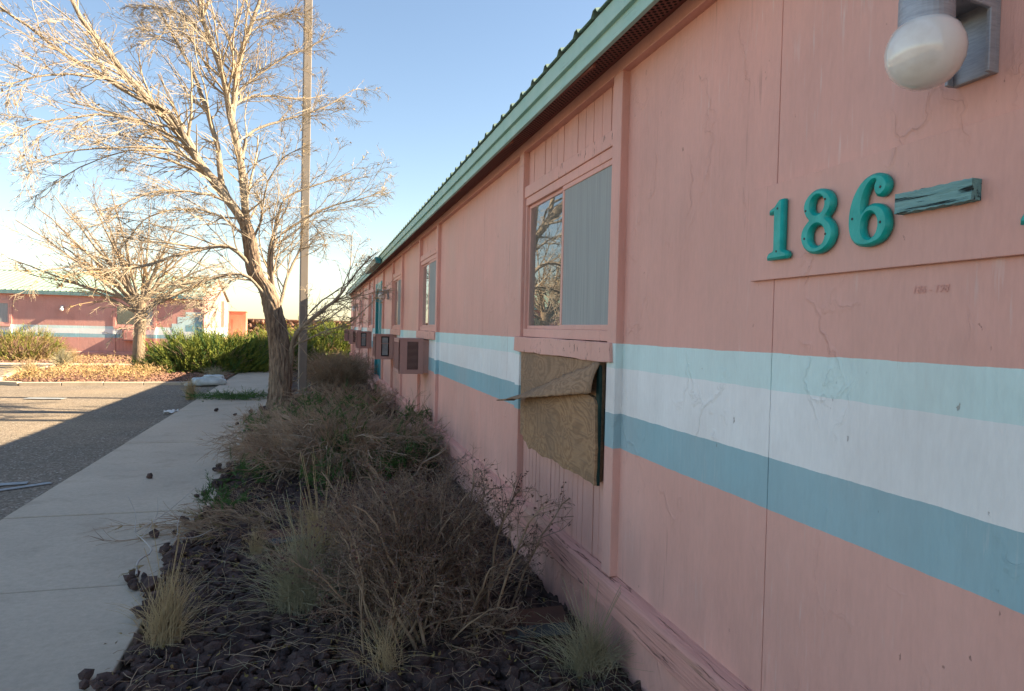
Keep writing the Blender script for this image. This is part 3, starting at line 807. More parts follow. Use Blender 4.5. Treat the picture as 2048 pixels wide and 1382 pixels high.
# ------------------------------------------------------------------ rubble wall far behind
wl = thing("stone_wall", "rough red brown stone wall closing the yard behind the junipers", "wall", (0, 46, -.2))
box("core", m_stone, wl, -5.2, 14, .1, .5, 0, 1.95)
def ico():
    import bmesh
    bm = bmesh.new(); bmesh.ops.create_icosphere(bm, subdivisions=1, radius=1)
    V = np.array([v.co[:] for v in bm.verts]); Fc = np.array([[v.index for v in f.verts] for f in bm.faces]); bm.free()
    return V, Fc
IV, IF = ico()
def rock_cloud(pos, size, flat=.75, jit=.22, nvar=10):
    N = len(pos)
    var = IV[None] * (1 + rng.normal(0, jit, (nvar, len(IV), 1)))
    vi = rng.integers(0, nvar, N)
    q = unit(rng.normal(size=(N, 4)))
    w, x, y, z = q.T
    M = np.stack([1 - 2 * (y * y + z * z), 2 * (x * y - z * w), 2 * (x * z + y * w), 2 * (x * y + z * w), 1 - 2 * (x * x + z * z), 2 * (y * z - x * w), 2 * (x * z - y * w), 2 * (y * z + x * w), 1 - 2 * (x * x + y * y)], -1).reshape(N, 3, 3)
    sc = size[:, None] * rng.uniform(.7, 1.25, (N, 3))
    V = np.einsum('nij,nkj->nki', M, var[vi] * sc[:, None])
    V[..., 2] *= flat
    V += np.asarray(pos)[:, None]
    Fc = (IF[None] + (np.arange(N) * len(IV))[:, None, None]).reshape(-1, 3)
    return MB().add(V.reshape(-1, 3), Fc)
ps = np.stack([rng.uniform(-5.2, 6, 900), rng.uniform(0, .12, 900), rng.uniform(.05, 1.95, 900)], -1)
stuff(rock_cloud(ps, rng.uniform(.10, .2, 900), .8, .12).build("stones", m_stone, wl))
box("coping", m_stone, wl, -5.25, 14, -.05, .6, 1.95, 2.06, .02)

# ------------------------------------------------------------------ lava rock
def spots(n, x0, x1, y0, y1): return np.stack([rng.uniform(x0, x1, n), rng.uniform(y0, y1, n)], -1)
def edge(y): return -.88 + .05 * np.sin(y * 2.3) + .035 * np.sin(y * 7.1) + .03 * np.sin(y * 17)
def rocks(n, y0, y1, s0, s1, flat=.8):
    p = spots(n, -1.02, 1.40, y0, y1); p = p[p[:, 0] > edge(p[:, 1])]
    s = s0 + (s1 - s0) * rng.uniform(0, 1, len(p)) ** 1.7 * 1.25
    z = np.where(p[:, 0] < -.85, s * .4 + .02, 0) + s * .25 + rng.uniform(-.02, .02, len(p)) - .008 + .02 * np.sin(p[:, 0] * 4) * np.sin(p[:, 1] * 2)
    return rock_cloud(np.column_stack([p, z]), s, flat)
stuff(tag(rocks(10500, 2.2, 7.2, .013, .040).build("lava_gravel", m_lava), "dark lava gravel filling the planting bed near the dead bush", "gravel"))
stuff(tag(rocks(7000, 7.2, 17, .022, .042).build("lava_gravel", m_lava), "dark lava gravel filling the planting bed around the elm", "gravel"))
stray = [(-1.03, 4.45), (-1.07, 4.55), (-.99, 4.57), (-1.03, 4.51), (-.97, 4.48), (-1.12, 5.46), (-.99, 5.49), (-1.0, 5.85), (-.97, 5.80), (-1.01, 7.96), (-1.03, 7.80), (-.98, 7.70), (-1.59, 7.52), (-1.7, 13.01), (-1.32, 12.36), (-1.17, 11.26), (-1.13, 11.95), (-1.05, 11.52), (-.95, 3.34), (-.93, 3.25), (-.97, 6.70), (-1.02, 6.62), (-1.1, 12.7), (-.99, 5.2), (-.96, 5.1), (-1.06, 4.62), (-1.0, 4.40)]
for i, (x, y) in enumerate(stray):
    s = random.uniform(.026, .040) * (1.25 if y > 10 else 1)
    o = rock_cloud(np.zeros((1, 3)), np.array([s * .9]), .85, .15).build("lava_rock", m_lava, loc=(x, y, s * .55 + .004))
    tag(o, "loose dark lava rock strayed onto the concrete sidewalk", "rock", "stray lava rocks on the sidewalk")
p = spots(2600, -13, 3, 28, 33.6)
stuff(tag(rock_cloud(np.column_stack([p, np.full(len(p), -.02)]), rng.uniform(.04, .08, len(p)), .7).build("cinder_gravel", m_lavared), "red cinder gravel along the foot of the far motel wing", "gravel"))
p = spots(1800, -7.2, -2.5, 19.1, 26)
stuff(tag(rock_cloud(np.column_stack([p, np.full(len(p), .03)]), rng.uniform(.03, .06, len(p)), .7).build("cinder_gravel", m_lavared), "red cinder gravel covering the kerbed planter island", "gravel"))

# ------------------------------------------------------------------ bare trees
def limb_set(data, S):
    P = np.stack([resample(d[0], S) for d in data]); R_ = np.stack([np.linspace(d[1], d[2], S) for d in data])
    return P, R_
elm = thing("elm_tree", "large bare elm leaning over the sidewalk with many pale twigs", "tree", (0, 0, 0))
TR = (resample([(-.655, 13, -.15), (-.64, 13, .56), (-.65, 13, 1.1), (-.72, 13, 1.56), (-.79, 13, 1.87), (-.9, 13, 2.22), (-1.09, 13, 2.48), (-1.16, 13, 2.88), (-1.23, 13, 3.23), (-1.3, 13, 3.43)], 60))
NA, NR = 72, 110
TR = np.stack([np.interp(np.linspace(0, 59, NR), np.arange(60), TR[:, k]) for k in range(3)], -1)
th = np.linspace(0, 2 * np.pi, NA, endpoint=False)
tt = np.linspace(0, 1, NR)
rbase = np.interp(tt, [0, .06, .15, .45, .6, 1], [.25, .205, .18, .167, .142, .10])
ph = np.cumsum(rng.normal(0, .10, NR))
ridge = np.abs(np.sin(th[None] * 7 + ph[:, None] + 1.4 * np.sin(tt[:, None] * 31 + np.sin(th[None] * 3)))) + .6 * np.abs(np.sin(th[None] * 13 + ph[:, None] * 1.7 + 2 * np.sin(tt[:, None] * 23 + 1.5 * np.sin(th[None] * 2))))
rr = rbase[:, None] * (1 + .115 * (ridge - .9) + .06 * np.cos(th[None] * 2 + 1) + .022 * rng.normal(size=(NR, NA)))
V = TR[:, None] + rr[..., None] * np.stack([np.cos(th), np.sin(th), 0 * th], -1)[None]
i = np.arange(NR - 1)[:, None] * NA; j = np.arange(NA)[None]; jn = (j + 1) % NA
MB().add(V.reshape(-1, 3), np.stack([i + j, i + jn, i + NA + jn, i + NA + j], -1).reshape(-1, 4)).build("trunk", m_bark, elm, True)
LIMBS = [
    ([(-1.17,13.0,2.95),(-1.3,13.0,3.38),(-1.62,12.9,3.81),(-1.94,12.8,4.22),(-2.24,12.7,4.64),(-2.54,12.6,4.96),(-2.82,12.5,5.26),(-3.1,12.4,5.55),(-3.36,12.3,5.9),(-3.54,12.2,6.08),(-3.75,12.1,6.48),(-3.91,12.0,6.85)],.12,.03),
    ([(-1.13,13.02,2.8),(-1.25,13.03,3.4),(-1.32,13.09,4.26),(-1.44,13.17,4.8),(-1.55,13.26,5.32),(-1.67,13.34,5.92),(-1.86,13.43,6.54),(-2.08,13.51,7.16),(-2.19,13.6,7.93)],.105,.04),
    ([(-1.54,13.3,5.27),(-1.5,13.42,5.96),(-1.43,13.54,6.57),(-1.28,13.66,7.15),(-1.16,13.78,7.63),(-1.07,13.9,8.35)],.07,.03),
    ([(-1.64,13.0,3.83),(-1.73,13.17,4.57),(-1.87,13.34,5.03),(-2.07,13.51,5.56),(-2.26,13.69,6.07),(-2.47,13.86,6.48),(-2.74,14.03,6.94),(-3.0,14.2,7.45)],.07,.02),
    ([(-1.84,12.9,4.09),(-1.99,12.69,4.29),(-2.37,12.47,5.0),(-2.77,12.26,5.12),(-3.35,12.05,5.43),(-3.64,11.84,5.56),(-4.1,11.62,5.86),(-4.4,11.41,6.04),(-4.67,11.2,6.2)],.06,.018),
    ([(-1.07,13.0,2.44),(-1.44,12.77,2.89),(-2.01,12.53,2.77),(-2.46,12.3,2.55),(-2.99,12.07,2.34),(-3.52,11.83,2.33),(-3.88,11.6,2.23)],.05,.012),
    ([(-0.83,12.95,2.0),(-1.27,12.76,2.42),(-2.0,12.57,2.27),(-2.42,12.38,2.02),(-2.7,12.19,1.88),(-2.99,12.0,1.58)],.04,.01),
    ([(-0.8,13.1,2.0),(-0.87,13.25,2.75),(-0.75,13.4,3.4),(-0.65,13.55,3.85),(-0.48,13.7,4.04),(0.15,13.85,4.35),(0.62,14.0,4.61)],.05,.012),
    ([(-1.33,13.1,4.48),(-1.35,13.36,4.72),(-1.25,13.62,5.1),(-0.69,13.88,5.45),(0.05,14.14,5.84),(0.64,14.4,6.35)],.04,.01),
    ([(-1.57,13.2,5.41),(-1.44,13.52,5.63),(-1.21,13.84,5.84),(-0.78,14.16,5.97),(-0.34,14.48,6.1),(0.07,14.8,6.33)],.035,.01),
    ([(-1.49,13.4,5.7),(-1.25,13.55,6.04),(-0.7,13.7,6.58),(-0.34,13.85,6.79),(-0.04,14.0,7.08)],.035,.01),
    ([(-0.77,13.1,1.96),(-0.8,13.2,2.9),(-0.56,13.3,3.29),(0.08,13.4,3.73),(0.83,13.5,4.03),(1.22,13.6,4.29)],.045,.01),
    ([(-0.55,13.12,0.0),(-0.47,13.01,0.74),(-0.44,12.88,1.11),(-0.37,12.74,1.38),(-0.16,12.61,1.61),(0.3,12.47,1.99),(0.65,12.34,2.48),(0.99,12.2,2.85)],.085,.01),
    ([(-0.47,13.1,1.0),(-0.32,13.3,1.56),(0.03,13.4,2.04),(0.49,13.5,2.45),(0.79,13.6,2.85)],.03,.008),
    ([(-0.48,13.1,0.8),(-0.39,12.85,1.2),(0.04,12.5,1.41),(0.54,12.15,1.58),(0.89,11.8,1.93)],.025,.007),
    ([(-0.73,13.2,1.65),(-0.56,13.45,2.4),(-0.35,13.7,3.0),(-0.25,13.95,3.61),(0.11,14.2,3.27)],.045,.01),
    ([(-0.92,13.0,2.27),(-1.4,12.8,2.32),(-1.69,12.6,1.96),(-1.82,12.4,1.61)],.025,.008),
    ([(-1.18,13.0,3.06),(-1.66,12.8,3.44),(-2.1,12.6,3.46),(-2.66,12.4,3.22),(-2.98,12.2,2.7)],.03,.008),
    ([(-1.43,12.9,3.64),(-1.8,12.65,3.74),(-2.37,12.4,3.73),(-2.83,12.15,3.49),(-3.08,11.9,3.05)],.03,.008),
    ([(-1.97,12.7,4.24),(-2.37,12.38,4.38),(-2.95,12.05,4.32),(-3.54,11.72,4.11),(-4.01,11.4,3.78)],.03,.008),
    ([(-2.36,12.5,4.78),(-2.76,12.12,4.76),(-3.36,11.75,4.66),(-3.88,11.38,4.35),(-4.23,11.0,3.94)],.03,.008),
    ([(-2.78,12.3,5.2),(-3.14,11.93,5.27),(-3.69,11.55,5.15),(-4.12,11.18,4.83),(-4.38,10.8,4.54)],.03,.008),
    ([(-1.45,13.1,3.5),(-1.73,13.32,4.14),(-2.51,13.54,4.56),(-3.21,13.76,4.64),(-3.99,13.98,4.35),(-4.61,14.2,3.99)],.03,.008),
    ([(-1.19,13.1,2.98),(-1.02,12.97,3.42),(-0.93,12.85,3.93),(-0.68,12.72,4.45),(-0.35,12.6,4.63)],.03,.008),
    ([(-1.87,13.5,6.56),(-2.33,13.73,7.07),(-2.79,13.97,7.28),(-3.42,14.2,7.38)],.03,.008),
    ([(-1.68,13.4,5.93),(-1.98,13.13,6.17),(-2.26,12.87,6.54),(-2.73,12.6,6.29)],.03,.008),
    ([(-1.28,13.7,7.16),(-0.87,13.85,7.42),(-0.52,14.0,7.64)],.025,.008),
]
LP, LR = limb_set(LIMBS, 22); LR = LR * .78
LP[:, 2:] += np.cumsum(rng.normal(0, .008, LP[:, 2:].shape), axis=1)
for a, b in zip(LP, LR):
    MB().tubes(a[None], b[None] * (1 + .05 * rng.normal(size=b.shape))[None], 9).build("limb", m_limb, elm, True)
low = np.zeros(len(LP), bool); low[12:15] = True
Q1, R1 = grow(LP[~low], LR[~low], 17, .12, 1, .62, .40, 9, .42, (-.012, 0, .012), .10, .006, .45, 1.8)
Ql, Rl = grow(LP[low], LR[low], 8, .3, 1, .5, .40, 9, .42, (.01, 0, .02), .08, .005, .4, 1.2)
Q1, R1 = np.concatenate([Q1, Ql]), np.concatenate([R1, Rl])
Q1b, R1b = grow(LP, LR, 16, .05, .95, .8, .16, 6, .3, (0, 0, .0), .14, .0045, .25, .7)
Q2, R2 = grow(Q1, R1, 10, .15, 1, .6, .48, 7, .6, (-.01, 0, -.03), .13, .0042, .18, .75)
Q3, R3 = grow(Q2, R2, 4, .2, 1, .6, .55, 5, .7, (0, 0, -.05), .15, .0032, .1, .38)
tw = MB().tubes(Q1, R1, 4).tubes(Q1b, R1b, 3).tubes(Q2, R2, 3).tubes(Q3, R3, 3)
stuff(tw.build("twigs", m_twig, elm))
def leafbits(P, n, s, mb):
    # tiny dried leaves / seed clusters on twigs
    idx = rng.integers(0, len(P), n); k = rng.integers(1, P.shape[1], n)
    c = P[idx, k]; a = unit(rng.normal(size=(n, 3))) * s * rng.uniform(.6, 1.4, (n, 1)); b = unit(rng.normal(size=(n, 3))) * s * .5
    V = np.stack([c - b, c + b, c + a + b * .6, c + a - b * .6], 1).reshape(-1, 3)
    return mb.add(V, np.arange(n * 4).reshape(-1, 4))
stuff(leafbits(Q2, 900, .035, MB()).build("dried_leaves", m_orange, elm))

t2 = thing("young_tree", "smaller bare vase shaped tree in the planter island", "tree", (0, 0, 0))
MB().tubes(resample([(-5.7, 25.15, -.1), (-5.69, 25.15, .5), (-5.68, 25.15, 1.1), (-5.65, 25.15, 1.6), (-5.64, 25.15, 2.3)], 16)[None], (np.interp(np.linspace(0, 1, 16), [0, .08, .3, 1], [.24, .20, .185, .16]) * (1 + .03 * rng.normal(size=16)))[None], 16).build("trunk", barkmat("grey young bark", (.33, .25, .17), (.15, .11, .08), (.40, .31, .22), 1.2), t2, True)
ENDS = [(-8.97,24.21,4.54),(-8.68,24.68,5.25),(-8.3,25.6,5.52),(-6.8,23.4,5.16),(-6.22,24.28,5.68),(-5.79,26.93,5.86),(-4.87,26.36,5.3),(-3.79,25.65,4.58),(-2.98,25.64,3.76),(-9.41,25.23,3.4),(-8.63,25.77,4.3),(-7.87,26.08,5.05),(-6.68,24.43,5.2),(-5.2,26.47,4.6),(-3.98,25.94,3.04),(-7.4,23.6,4.2),(-4.5,24.3,4.4),(-8.9,25.0,2.9),(-3.2,24.9,3.0)]
lim = []
for e in ENDS:
    s = np.array([-5.65, 25.15, random.uniform(1.75, 2.25)]); e = np.array(e)
    lim.append(([tuple(s), tuple(s + (e - s) * .33 + np.array([0, 0, .12])), tuple(s + (e - s) * .68 + np.array([0, 0, .1])), tuple(e)], .06, .012))
P2, RR2 = limb_set(lim, 14)
P2[:, 2:] += np.cumsum(rng.normal(0, .02, P2[:, 2:].shape), axis=1)
for a, b in zip(P2, RR2): MB().tubes(a[None], b[None], 7).build("limb", m_limb, t2, True)
A1, B1 = grow(P2, RR2, 8, .15, 1, .55, .42, 7, .5, (0, 0, .02), .12, .009, .4, 1.6)
A2, B2 = grow(A1, B1, 7, .15, 1, .6, .5, 6, .6, (0, 0, .0), .14, .0065, .2, .8)
A3, B3 = grow(A2, B2, 2, .3, 1, .6, .5, 4, .7, (0, 0, -.02), .15, .005, .1, .4)
stuff(MB().tubes(A1, B1, 3).tubes(A2, B2, 3).tubes(A3, B3, 3).build("twigs", m_twig2, t2))
stuff(leafbits(A2[A2[:, 0, 2] < 3.2], 900, .055, MB()).build("dried_leaves", m_orange, t2))

# ------------------------------------------------------------------ shrubs and grasses
def sprigs(C, D, L, m, lw=.075, mb=None, ll=.27):
    """feathery sprays: m narrow leaflets along each axis"""
    mb = mb or MB(); N = len(C)
    t = np.tile((np.arange(m) + .5) / m, (N, 1)) + rng.uniform(-.02, .02, (N, m))
    D = unit(D); pos = C[:, None] + D[:, None] * (L[:, None] * t)[..., None]
    v = rng.normal(size=(N, m, 3)); v -= (v * D[:, None]).sum(-1, keepdims=True) * D[:, None]; v = unit(v)
    ld = unit(D[:, None] * 1.0 + v * .62)
    l = (L[:, None] * ll * (1.1 - .75 * t) * rng.uniform(.7, 1.3, (N, m)))[..., None]
    w = np.cross(ld, rng.normal(size=(N, m, 3))); w = unit(w) * l * lw * 2.2
    V = np.stack([pos - w * .5, pos + w * .5, pos + ld * l * .6 + w * .35, pos + ld * l], 2).reshape(-1, 3)
    q = np.arange(N * m)[:, None] * 4
    return mb.add(V, np.concatenate([q + np.array([[0, 1, 2, 3]])]))
def mound(n, c, rx, ry, h, up=.7, inner=.55, skirt=0.0):
    u = unit(rng.normal(size=(n, 3))); u[:, 2] = np.abs(u[:, 2]) - skirt; 
    r = rng.uniform(inner, 1, n) ** .6
    lump = 1 + .16 * np.sin(u[:, 0] * 6 + 1) * np.sin(u[:, 1] * 7 + c[0]) + .10 * np.sin(u[:, 0] * 13 + u[:, 2] * 9)
    P = u * (r * lump)[:, None] * np.array([rx, ry, h]) + np.array(c)
    P[:, 2] = np.maximum(P[:, 2], c[2] + .02)
    D = unit(u * np.array([1, 1, .8]) + np.array([0, 0, up]) + rng.normal(size=(n, 3)) * .25)
    return P, D
def juniper(label, c, rx, ry, h, n, m, L, mats, twigs=120):
    t = thing("juniper_bush", label, "bush", c)
    for k, (mt, share, inner) in enumerate(mats):
        P, D = mound(int(n * share), (0, 0, 0), rx, ry, h, inner=inner)
        stuff(sprigs(P - D * L * .4, D, rng.uniform(.6, 1.3, len(P)) * L, m).build("foliage", mt, t))
    a = rng.uniform(0, 6.283, twigs); e = np.stack([np.cos(a) * rx, np.sin(a) * ry, rng.uniform(.3, .95, twigs) * h], -1) * rng.uniform(.6, .95, (twigs, 1))
    s = np.linspace(0, 1, 6)[None, :, None]
    P = e[:, None] * s ** np.array([.8, .8, 1.3]) + rng.normal(size=(twigs, 6, 3)) * .02
    P[:, 0] = rng.normal(size=(twigs, 3)) * .06 * np.array([1, 1, 0]) - np.array([0, 0, .03])
    MB().tubes(P, np.linspace(.02, .005, 6)[None] * np.ones((twigs, 1)), 4).build("stems", m_deadtwig, t)
    return t
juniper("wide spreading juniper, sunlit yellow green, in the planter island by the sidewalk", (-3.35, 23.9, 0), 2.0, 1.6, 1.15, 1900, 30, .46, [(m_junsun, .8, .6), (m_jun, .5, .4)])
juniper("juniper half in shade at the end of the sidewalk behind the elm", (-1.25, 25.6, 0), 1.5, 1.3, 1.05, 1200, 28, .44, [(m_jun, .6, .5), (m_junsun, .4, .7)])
juniper("bright yellow green juniper in front of the stone wall behind the lamp post", (.45, 33.2, -.1), 2.1, 1.6, 1.75, 1600, 26, .50, [(m_junsun, .9, .6), (m_jun, .3, .4)])
juniper("yellowing juniper against the stone wall beside the salmon enclosure", (-1.9, 37.5, -.1), 1.8, 1.4, 1.55, 800, 18, .5, [(m_junsun, .9, .6), (m_jun, .2, .4)])
juniper("half dried tan and green juniper below the far wing's lamp", (-10.9, 30.3, -.05), 1.55, 1.2, 1.2, 1000, 20, .36, [(m_jundry, .75, .45), (m_junsun, .45, .75)], 200)
juniper("small scrubby bush beside the far sidewalk with dry tips", (-13.9, 29.6, -.05), 1.2, .9, .75, 500, 18, .3, [(m_jundry, .6, .45), (m_junsun, .5, .7)])
lowj = thing("creeping_juniper", "low green creeping juniper spilling across the sidewalk", "bush", (-1.65, 15.15, 0))
P = np.column_stack([rng.normal(0, .42, 420), rng.normal(0, .22, 420), rng.uniform(.0, .09, 420)]); P[:, 0] = np.clip(P[:, 0], -.75, .75)
stuff(sprigs(P, rng.normal(size=(420, 3)) * np.array([1, .6, .25]) + np.array([-.4, 0, .25]), rng.uniform(.12, .26, 420), 18).build("foliage", m_jun, lowj))

def arching(n, base_r, reach, height, S=9, start=(0, 0, 0), wig=.03, sect=(0, 6.283), droop=1.0):
    a = rng.uniform(sect[0], sect[1], n); r = reach * rng.uniform(.35, 1.1, n); h = height * rng.uniform(.4, 1.15, n)
    s = np.linspace(0, 1, S)[None]
    b = rng.normal(size=(n, 2)) * base_r
    x = b[:, :1] + np.cos(a)[:, None] * r[:, None] * s; y = b[:, 1:] + np.sin(a)[:, None] * r[:, None] * s
    z = h[:, None] * (s * (2.1 - droop * 1.15 * s)) - .03
    P = np.stack([x, y, z], -1) + np.cumsum(rng.normal(size=(n, S, 3)) * wig, axis=1) * .4
    P[..., 2] = np.maximum(P[..., 2], -.03)
    return P + np.array(start)
# near dead thorny bush
db = thing("dead_bush", "dead brown thorny bush on lava gravel, nearest the plywood window", "bush", (.54, 3.68, -.01))
S1 = np.concatenate([arching(160, .18, .47, .55, 9, droop=.75), arching(70, .20, .46, .15, 9, droop=1.2)]); r1 = np.linspace(.0072, .0024, 9)[None] * rng.uniform(.45, 1.5, (230, 1))
T1, q1 = grow(S1, r1, 12, .25, 1, .65, .40, 7, .55, (0, 0, .02), .18, .0016, .1, .32)
T2, q2 = grow(T1, q1, 6, .2, 1, .8, .42, 5, .7, (0, 0, -.01), .26, .0013, .04, .14)
MB().tubes(S1, r1, 5).build("stems", m_deadtwig, db, True)
stuff(MB().tubes(T1, q1, 3).tubes(T2, q2, 3).build("twigs", m_barb, db))
stuff(leafbits(T2, 10000, .012, MB()).build("dead_leaves", m_deadleaf, db))
stuff(leafbits(T2, 260, .008, MB()).build("berries", m_berry, db))
sp_ = resample([(.30, .05, .15), (.46, .10, .38), (.56, .14, .56), (.63, .16, .74)], 9)[None]
w1, w2 = grow(sp_, np.full((1, 9), .003), 18, .3, 1, .9, .3, 6, .5, (0, 0, .02), .12, .0012, .05, .15)
stuff(leafbits(w1, 260, .008, MB()).tubes(sp_, np.linspace(.0042, .0018, 9)[None], 4).tubes(w1, w2, 3).build("side_shoot", m_deadleaf, db))
# sprawling dead juniper with green tufts
sj = thing("sprawling_juniper", "sprawling half dead juniper with arching bare branches and green tufts", "bush", (.25, 7.9, -.02))
S1 = arching(300, .32, 1.15, .46, 10, wig=.05); r1 = np.linspace(.011, .0032, 10)[None] * rng.uniform(.4, 1.3, (300, 1))
S1[..., 0] = np.clip(S1[..., 0], -1.25, 1.05)
T1, q1 = grow(S1, r1, 12, .2, 1, .4, .42, 7, .6, (0, 0, -.02), .1, .0022, .12, .5)
T1b, q1b = grow(T1, q1, 4, .2, 1, .5, .5, 5, .7, (0, 0, .0), .14, .0018, .06, .22)
MB().tubes(S1, r1, 5).build("branches", m_deadwood, sj, True)
stuff(MB().tubes(T1, q1, 3).tubes(T1b, q1b, 3).build("twigs", m_deadtwig, sj))
mb = MB()
for (x, y, z, r, n) in [(-.95, 1.3, .18, .17, 40), (-.3, 3.2, .2, .25, 40), (.05, -.6, .20, .24, 70), (.75, -.5, .14, .26, 70), (.45, -.95, .1, .22, 50), (-.15, -1.3, .07, .16, 40), (-.85, -1.0, .08, .14, 30), (.95, .75, .32, .22, 40), (.9, .1, .12, .2, 40), (-.05, .2, .38, .16, 26), (-1.0, -2.0, .05, .13, 20), (.3, 2.6, .25, .3, 40), (-.55, 2.4, .16, .2, 30)]:
    n = int(n * 1.9); z += .10
    P = rng.normal(size=(n, 3)) * r * np.array([.6, .6, .35]) + np.array([x, y, z])
    sprigs(P, rng.normal(size=(n, 3)) * .7 + np.array([0, -.2, .55]), rng.uniform(.10, .22, n), 34, mb=mb, lw=.07)
stuff(mb.build("foliage", m_jun, sj))
mb = MB()   # one long green spray reaching to the wall
P = np.stack([np.linspace(.75, 1.0, 26), np.linspace(.9, .35, 26), .42 + .10 * np.sin(np.linspace(0, 2.4, 26))], -1) + rng.normal(size=(26, 3)) * .02
sprigs(P, np.array([[.2, -.9, .1]]) + rng.normal(size=(26, 3)) * .45, rng.uniform(.09, .18, 26), 34, mb=mb, lw=.07)
stuff(mb.build("green_spray", m_jun, sj))
# litter of juniper branches towards the sidewalk
fb_ = thing("fallen_branches", "mat of dead brown juniper branches lying between shrubs and sidewalk", "branches", (-.35, 5.7, .0))
S1 = arching(150, .20, .62, .08, 8, wig=.05, sect=(2.0, 6.0)); S1[..., 2] = np.maximum(S1[..., 2], .015)
r1 = np.linspace(.006, .002, 8)[None] * rng.uniform(.5, 1.2, (150, 1))
T1, q1 = grow(S1, r1, 10, .2, 1, .45, .4, 6, .6, (0, 0, -.01), .12, .0019, .08, .36)
T1[..., 2] = np.maximum(T1[..., 2], .012)
stuff(MB().tubes(S1, r1, 4).tubes(T1, q1, 3).build("twigs", m_deadtwig, fb_))
P = np.column_stack([rng.normal(-.35, .3, 60), rng.normal(-.25, .35, 60), rng.uniform(.02, .07, 60)])
stuff(sprigs(P, rng.normal(size=(60, 3)) * np.array([1, 1, .2]), rng.uniform(.08, .16, 60), 26, lw=.07).build("dry_foliage", m_jundry, fb_))
# dense brown shrub further along the wall
def brown_bush(label, c, rx, h, n, g=None):
    t = thing("brown_shrub", label, "bush", c)
    S1 = arching(n, rx * .35, rx, h, 8, droop=.85, wig=.03); r1 = np.linspace(.007, .003, 8)[None] * rng.uniform(.5, 1.2, (n, 1))
    T1, q1 = grow(S1, r1, 11, .2, 1, .55, .45, 6, .7, (0, 0, .02), .15, .0032, .12, .45)
    T2, q2 = grow(T1, q1, 3, .2, 1, .6, .5, 4, .8, (0, 0, 0), .15, .0028, .08, .2)
    MB().tubes(S1, r1, 4).build("stems", m_deadwood, t, True)
    stuff(MB().tubes(T1, q1, 3).tubes(T2, q2, 3).build("twigs", m_deadtwig, t))
    return t
brown_bush("dense brown dead shrub behind the lamp post along the near wall", (.45, 17.0, -.02), .85, .62, 190)
brown_bush("dense brown dead shrub close to the wall past the brown one behind the lamp post", (.75, 20.0, -.02), .7, .6, 130)
brown_bush("brown dead shrub between the lamp post base and the sprawling juniper", (.55, 12.4, -.02), .8, .36, 130)
brown_bush("low brown tangle around the foot of the elm", (-.35, 11.0, -.02), .6, .2, 90)

def tuft(label, c, n, h, spread, mat, lean=(0, 0), thick=.0016, stalks=0, name="grass_tuft"):
    t = thing(name, label, "grass", c)
    S = 7; s = np.linspace(0, 1, S)[None]
    a = rng.uniform(0, 6.283, n); L = h * rng.uniform(.45, 1.15, n); sp = spread * np.abs(rng.normal(0, .6, n))
    b = rng.normal(size=(n, 2)) * spread * .16
    x = b[:, :1] + (np.cos(a) * sp)[:, None] * s ** 1.6 + lean[0] * s ** 1.5 * L[:, None]
    y = b[:, 1:] + (np.sin(a) * sp)[:, None] * s ** 1.6 + lean[1] * s ** 1.5 * L[:, None]
    z = L[:, None] * (s - (sp / spread * .28)[:, None] * s ** 2.4) - .01
    z[: n // 5] *= rng.uniform(.12, .4, (n // 5, 1))
    P = np.stack([x, y, z], -1) + np.cumsum(rng.normal(size=(n, S, 3)) * np.array([.05, .05, .03]) * h * .5, axis=1) * s[..., None] ** .5
    P[..., 2] = np.maximum(P[..., 2], -.01)
    mb = MB().tubes(P, thick * np.linspace(1, .3, S)[None] * rng.uniform(.7, 1.3, (n, 1)), 3)
    if stalks:
        a = rng.uniform(0, 6.283, stalks)
        Pk = np.stack([np.cos(a)[:, None] * spread * .5 * s ** 1.5, np.sin(a)[:, None] * spread * .5 * s ** 1.5, 1.55 * h * rng.uniform(.7, 1.1, stalks)[:, None] * s], -1)
        mb.tubes(Pk, np.full((stalks, S), thick), 3)
    stuff(mb.build("blades", mat, t))
    return t
tuft("straw coloured grass tuft at the sidewalk edge on lava gravel", (-.69, 3.62, .01), 420, .36, .20, m_straw, (.08, .06), .0016, 6)
tuft("grey green dry grass tuft left of the dead thorny bush", (-.06, 3.92, .01), 900, .40, .36, m_grey, (-.02, .0), .0016, 12)
tuft("tall straw grass standing against the dead thorny bush", (.04, 4.15, .01), 520, .52, .26, m_straw, (-.04, .02), .0016, 18)
tuft("green grey grass tuft at the foot of the pink wall", (1.22, 2.86, .0), 620, .30, .27, m_grey, (-.05, -.05), .0014, 12)
tuft("small ochre grass tuft growing by the red shingle piece", (-.38, 4.86, .01), 180, .22, .10, m_straw, (.10, 0), .0014)
tuft("thin straw wisps in front of the dead thorny bush", (.32, 3.12, .01), 140, .24, .26, m_straw, (0, 0), .0012, 5)
tuft("pale grass tuft at the asphalt edge near the white bag", (-2.52, 15.4, -.03), 260, .42, .22, m_straw, (0, 0), .004)
tuft("pale straw grass clump at the planter island's kerbed corner", (-7.25, 20.6, .01), 420, .50, .45, m_straw, (0, 0), .006)
tuft("bushy pale grass clump in the island in front of the far sidewalk", (-7.6, 24.2, .01), 420, .62, .38, m_grey, (0, 0), .007)
tuft("dry tan grass beside the shaded juniper on the island", (-2.75, 20.8, .0), 260, .35, .5, m_grey, (0, 0), .004)
tuft("lone pale grass wisp before the far wing's wall", (-8.6, 28.4, .0), 200, .5, .3, m_straw, (0, 0), .006)
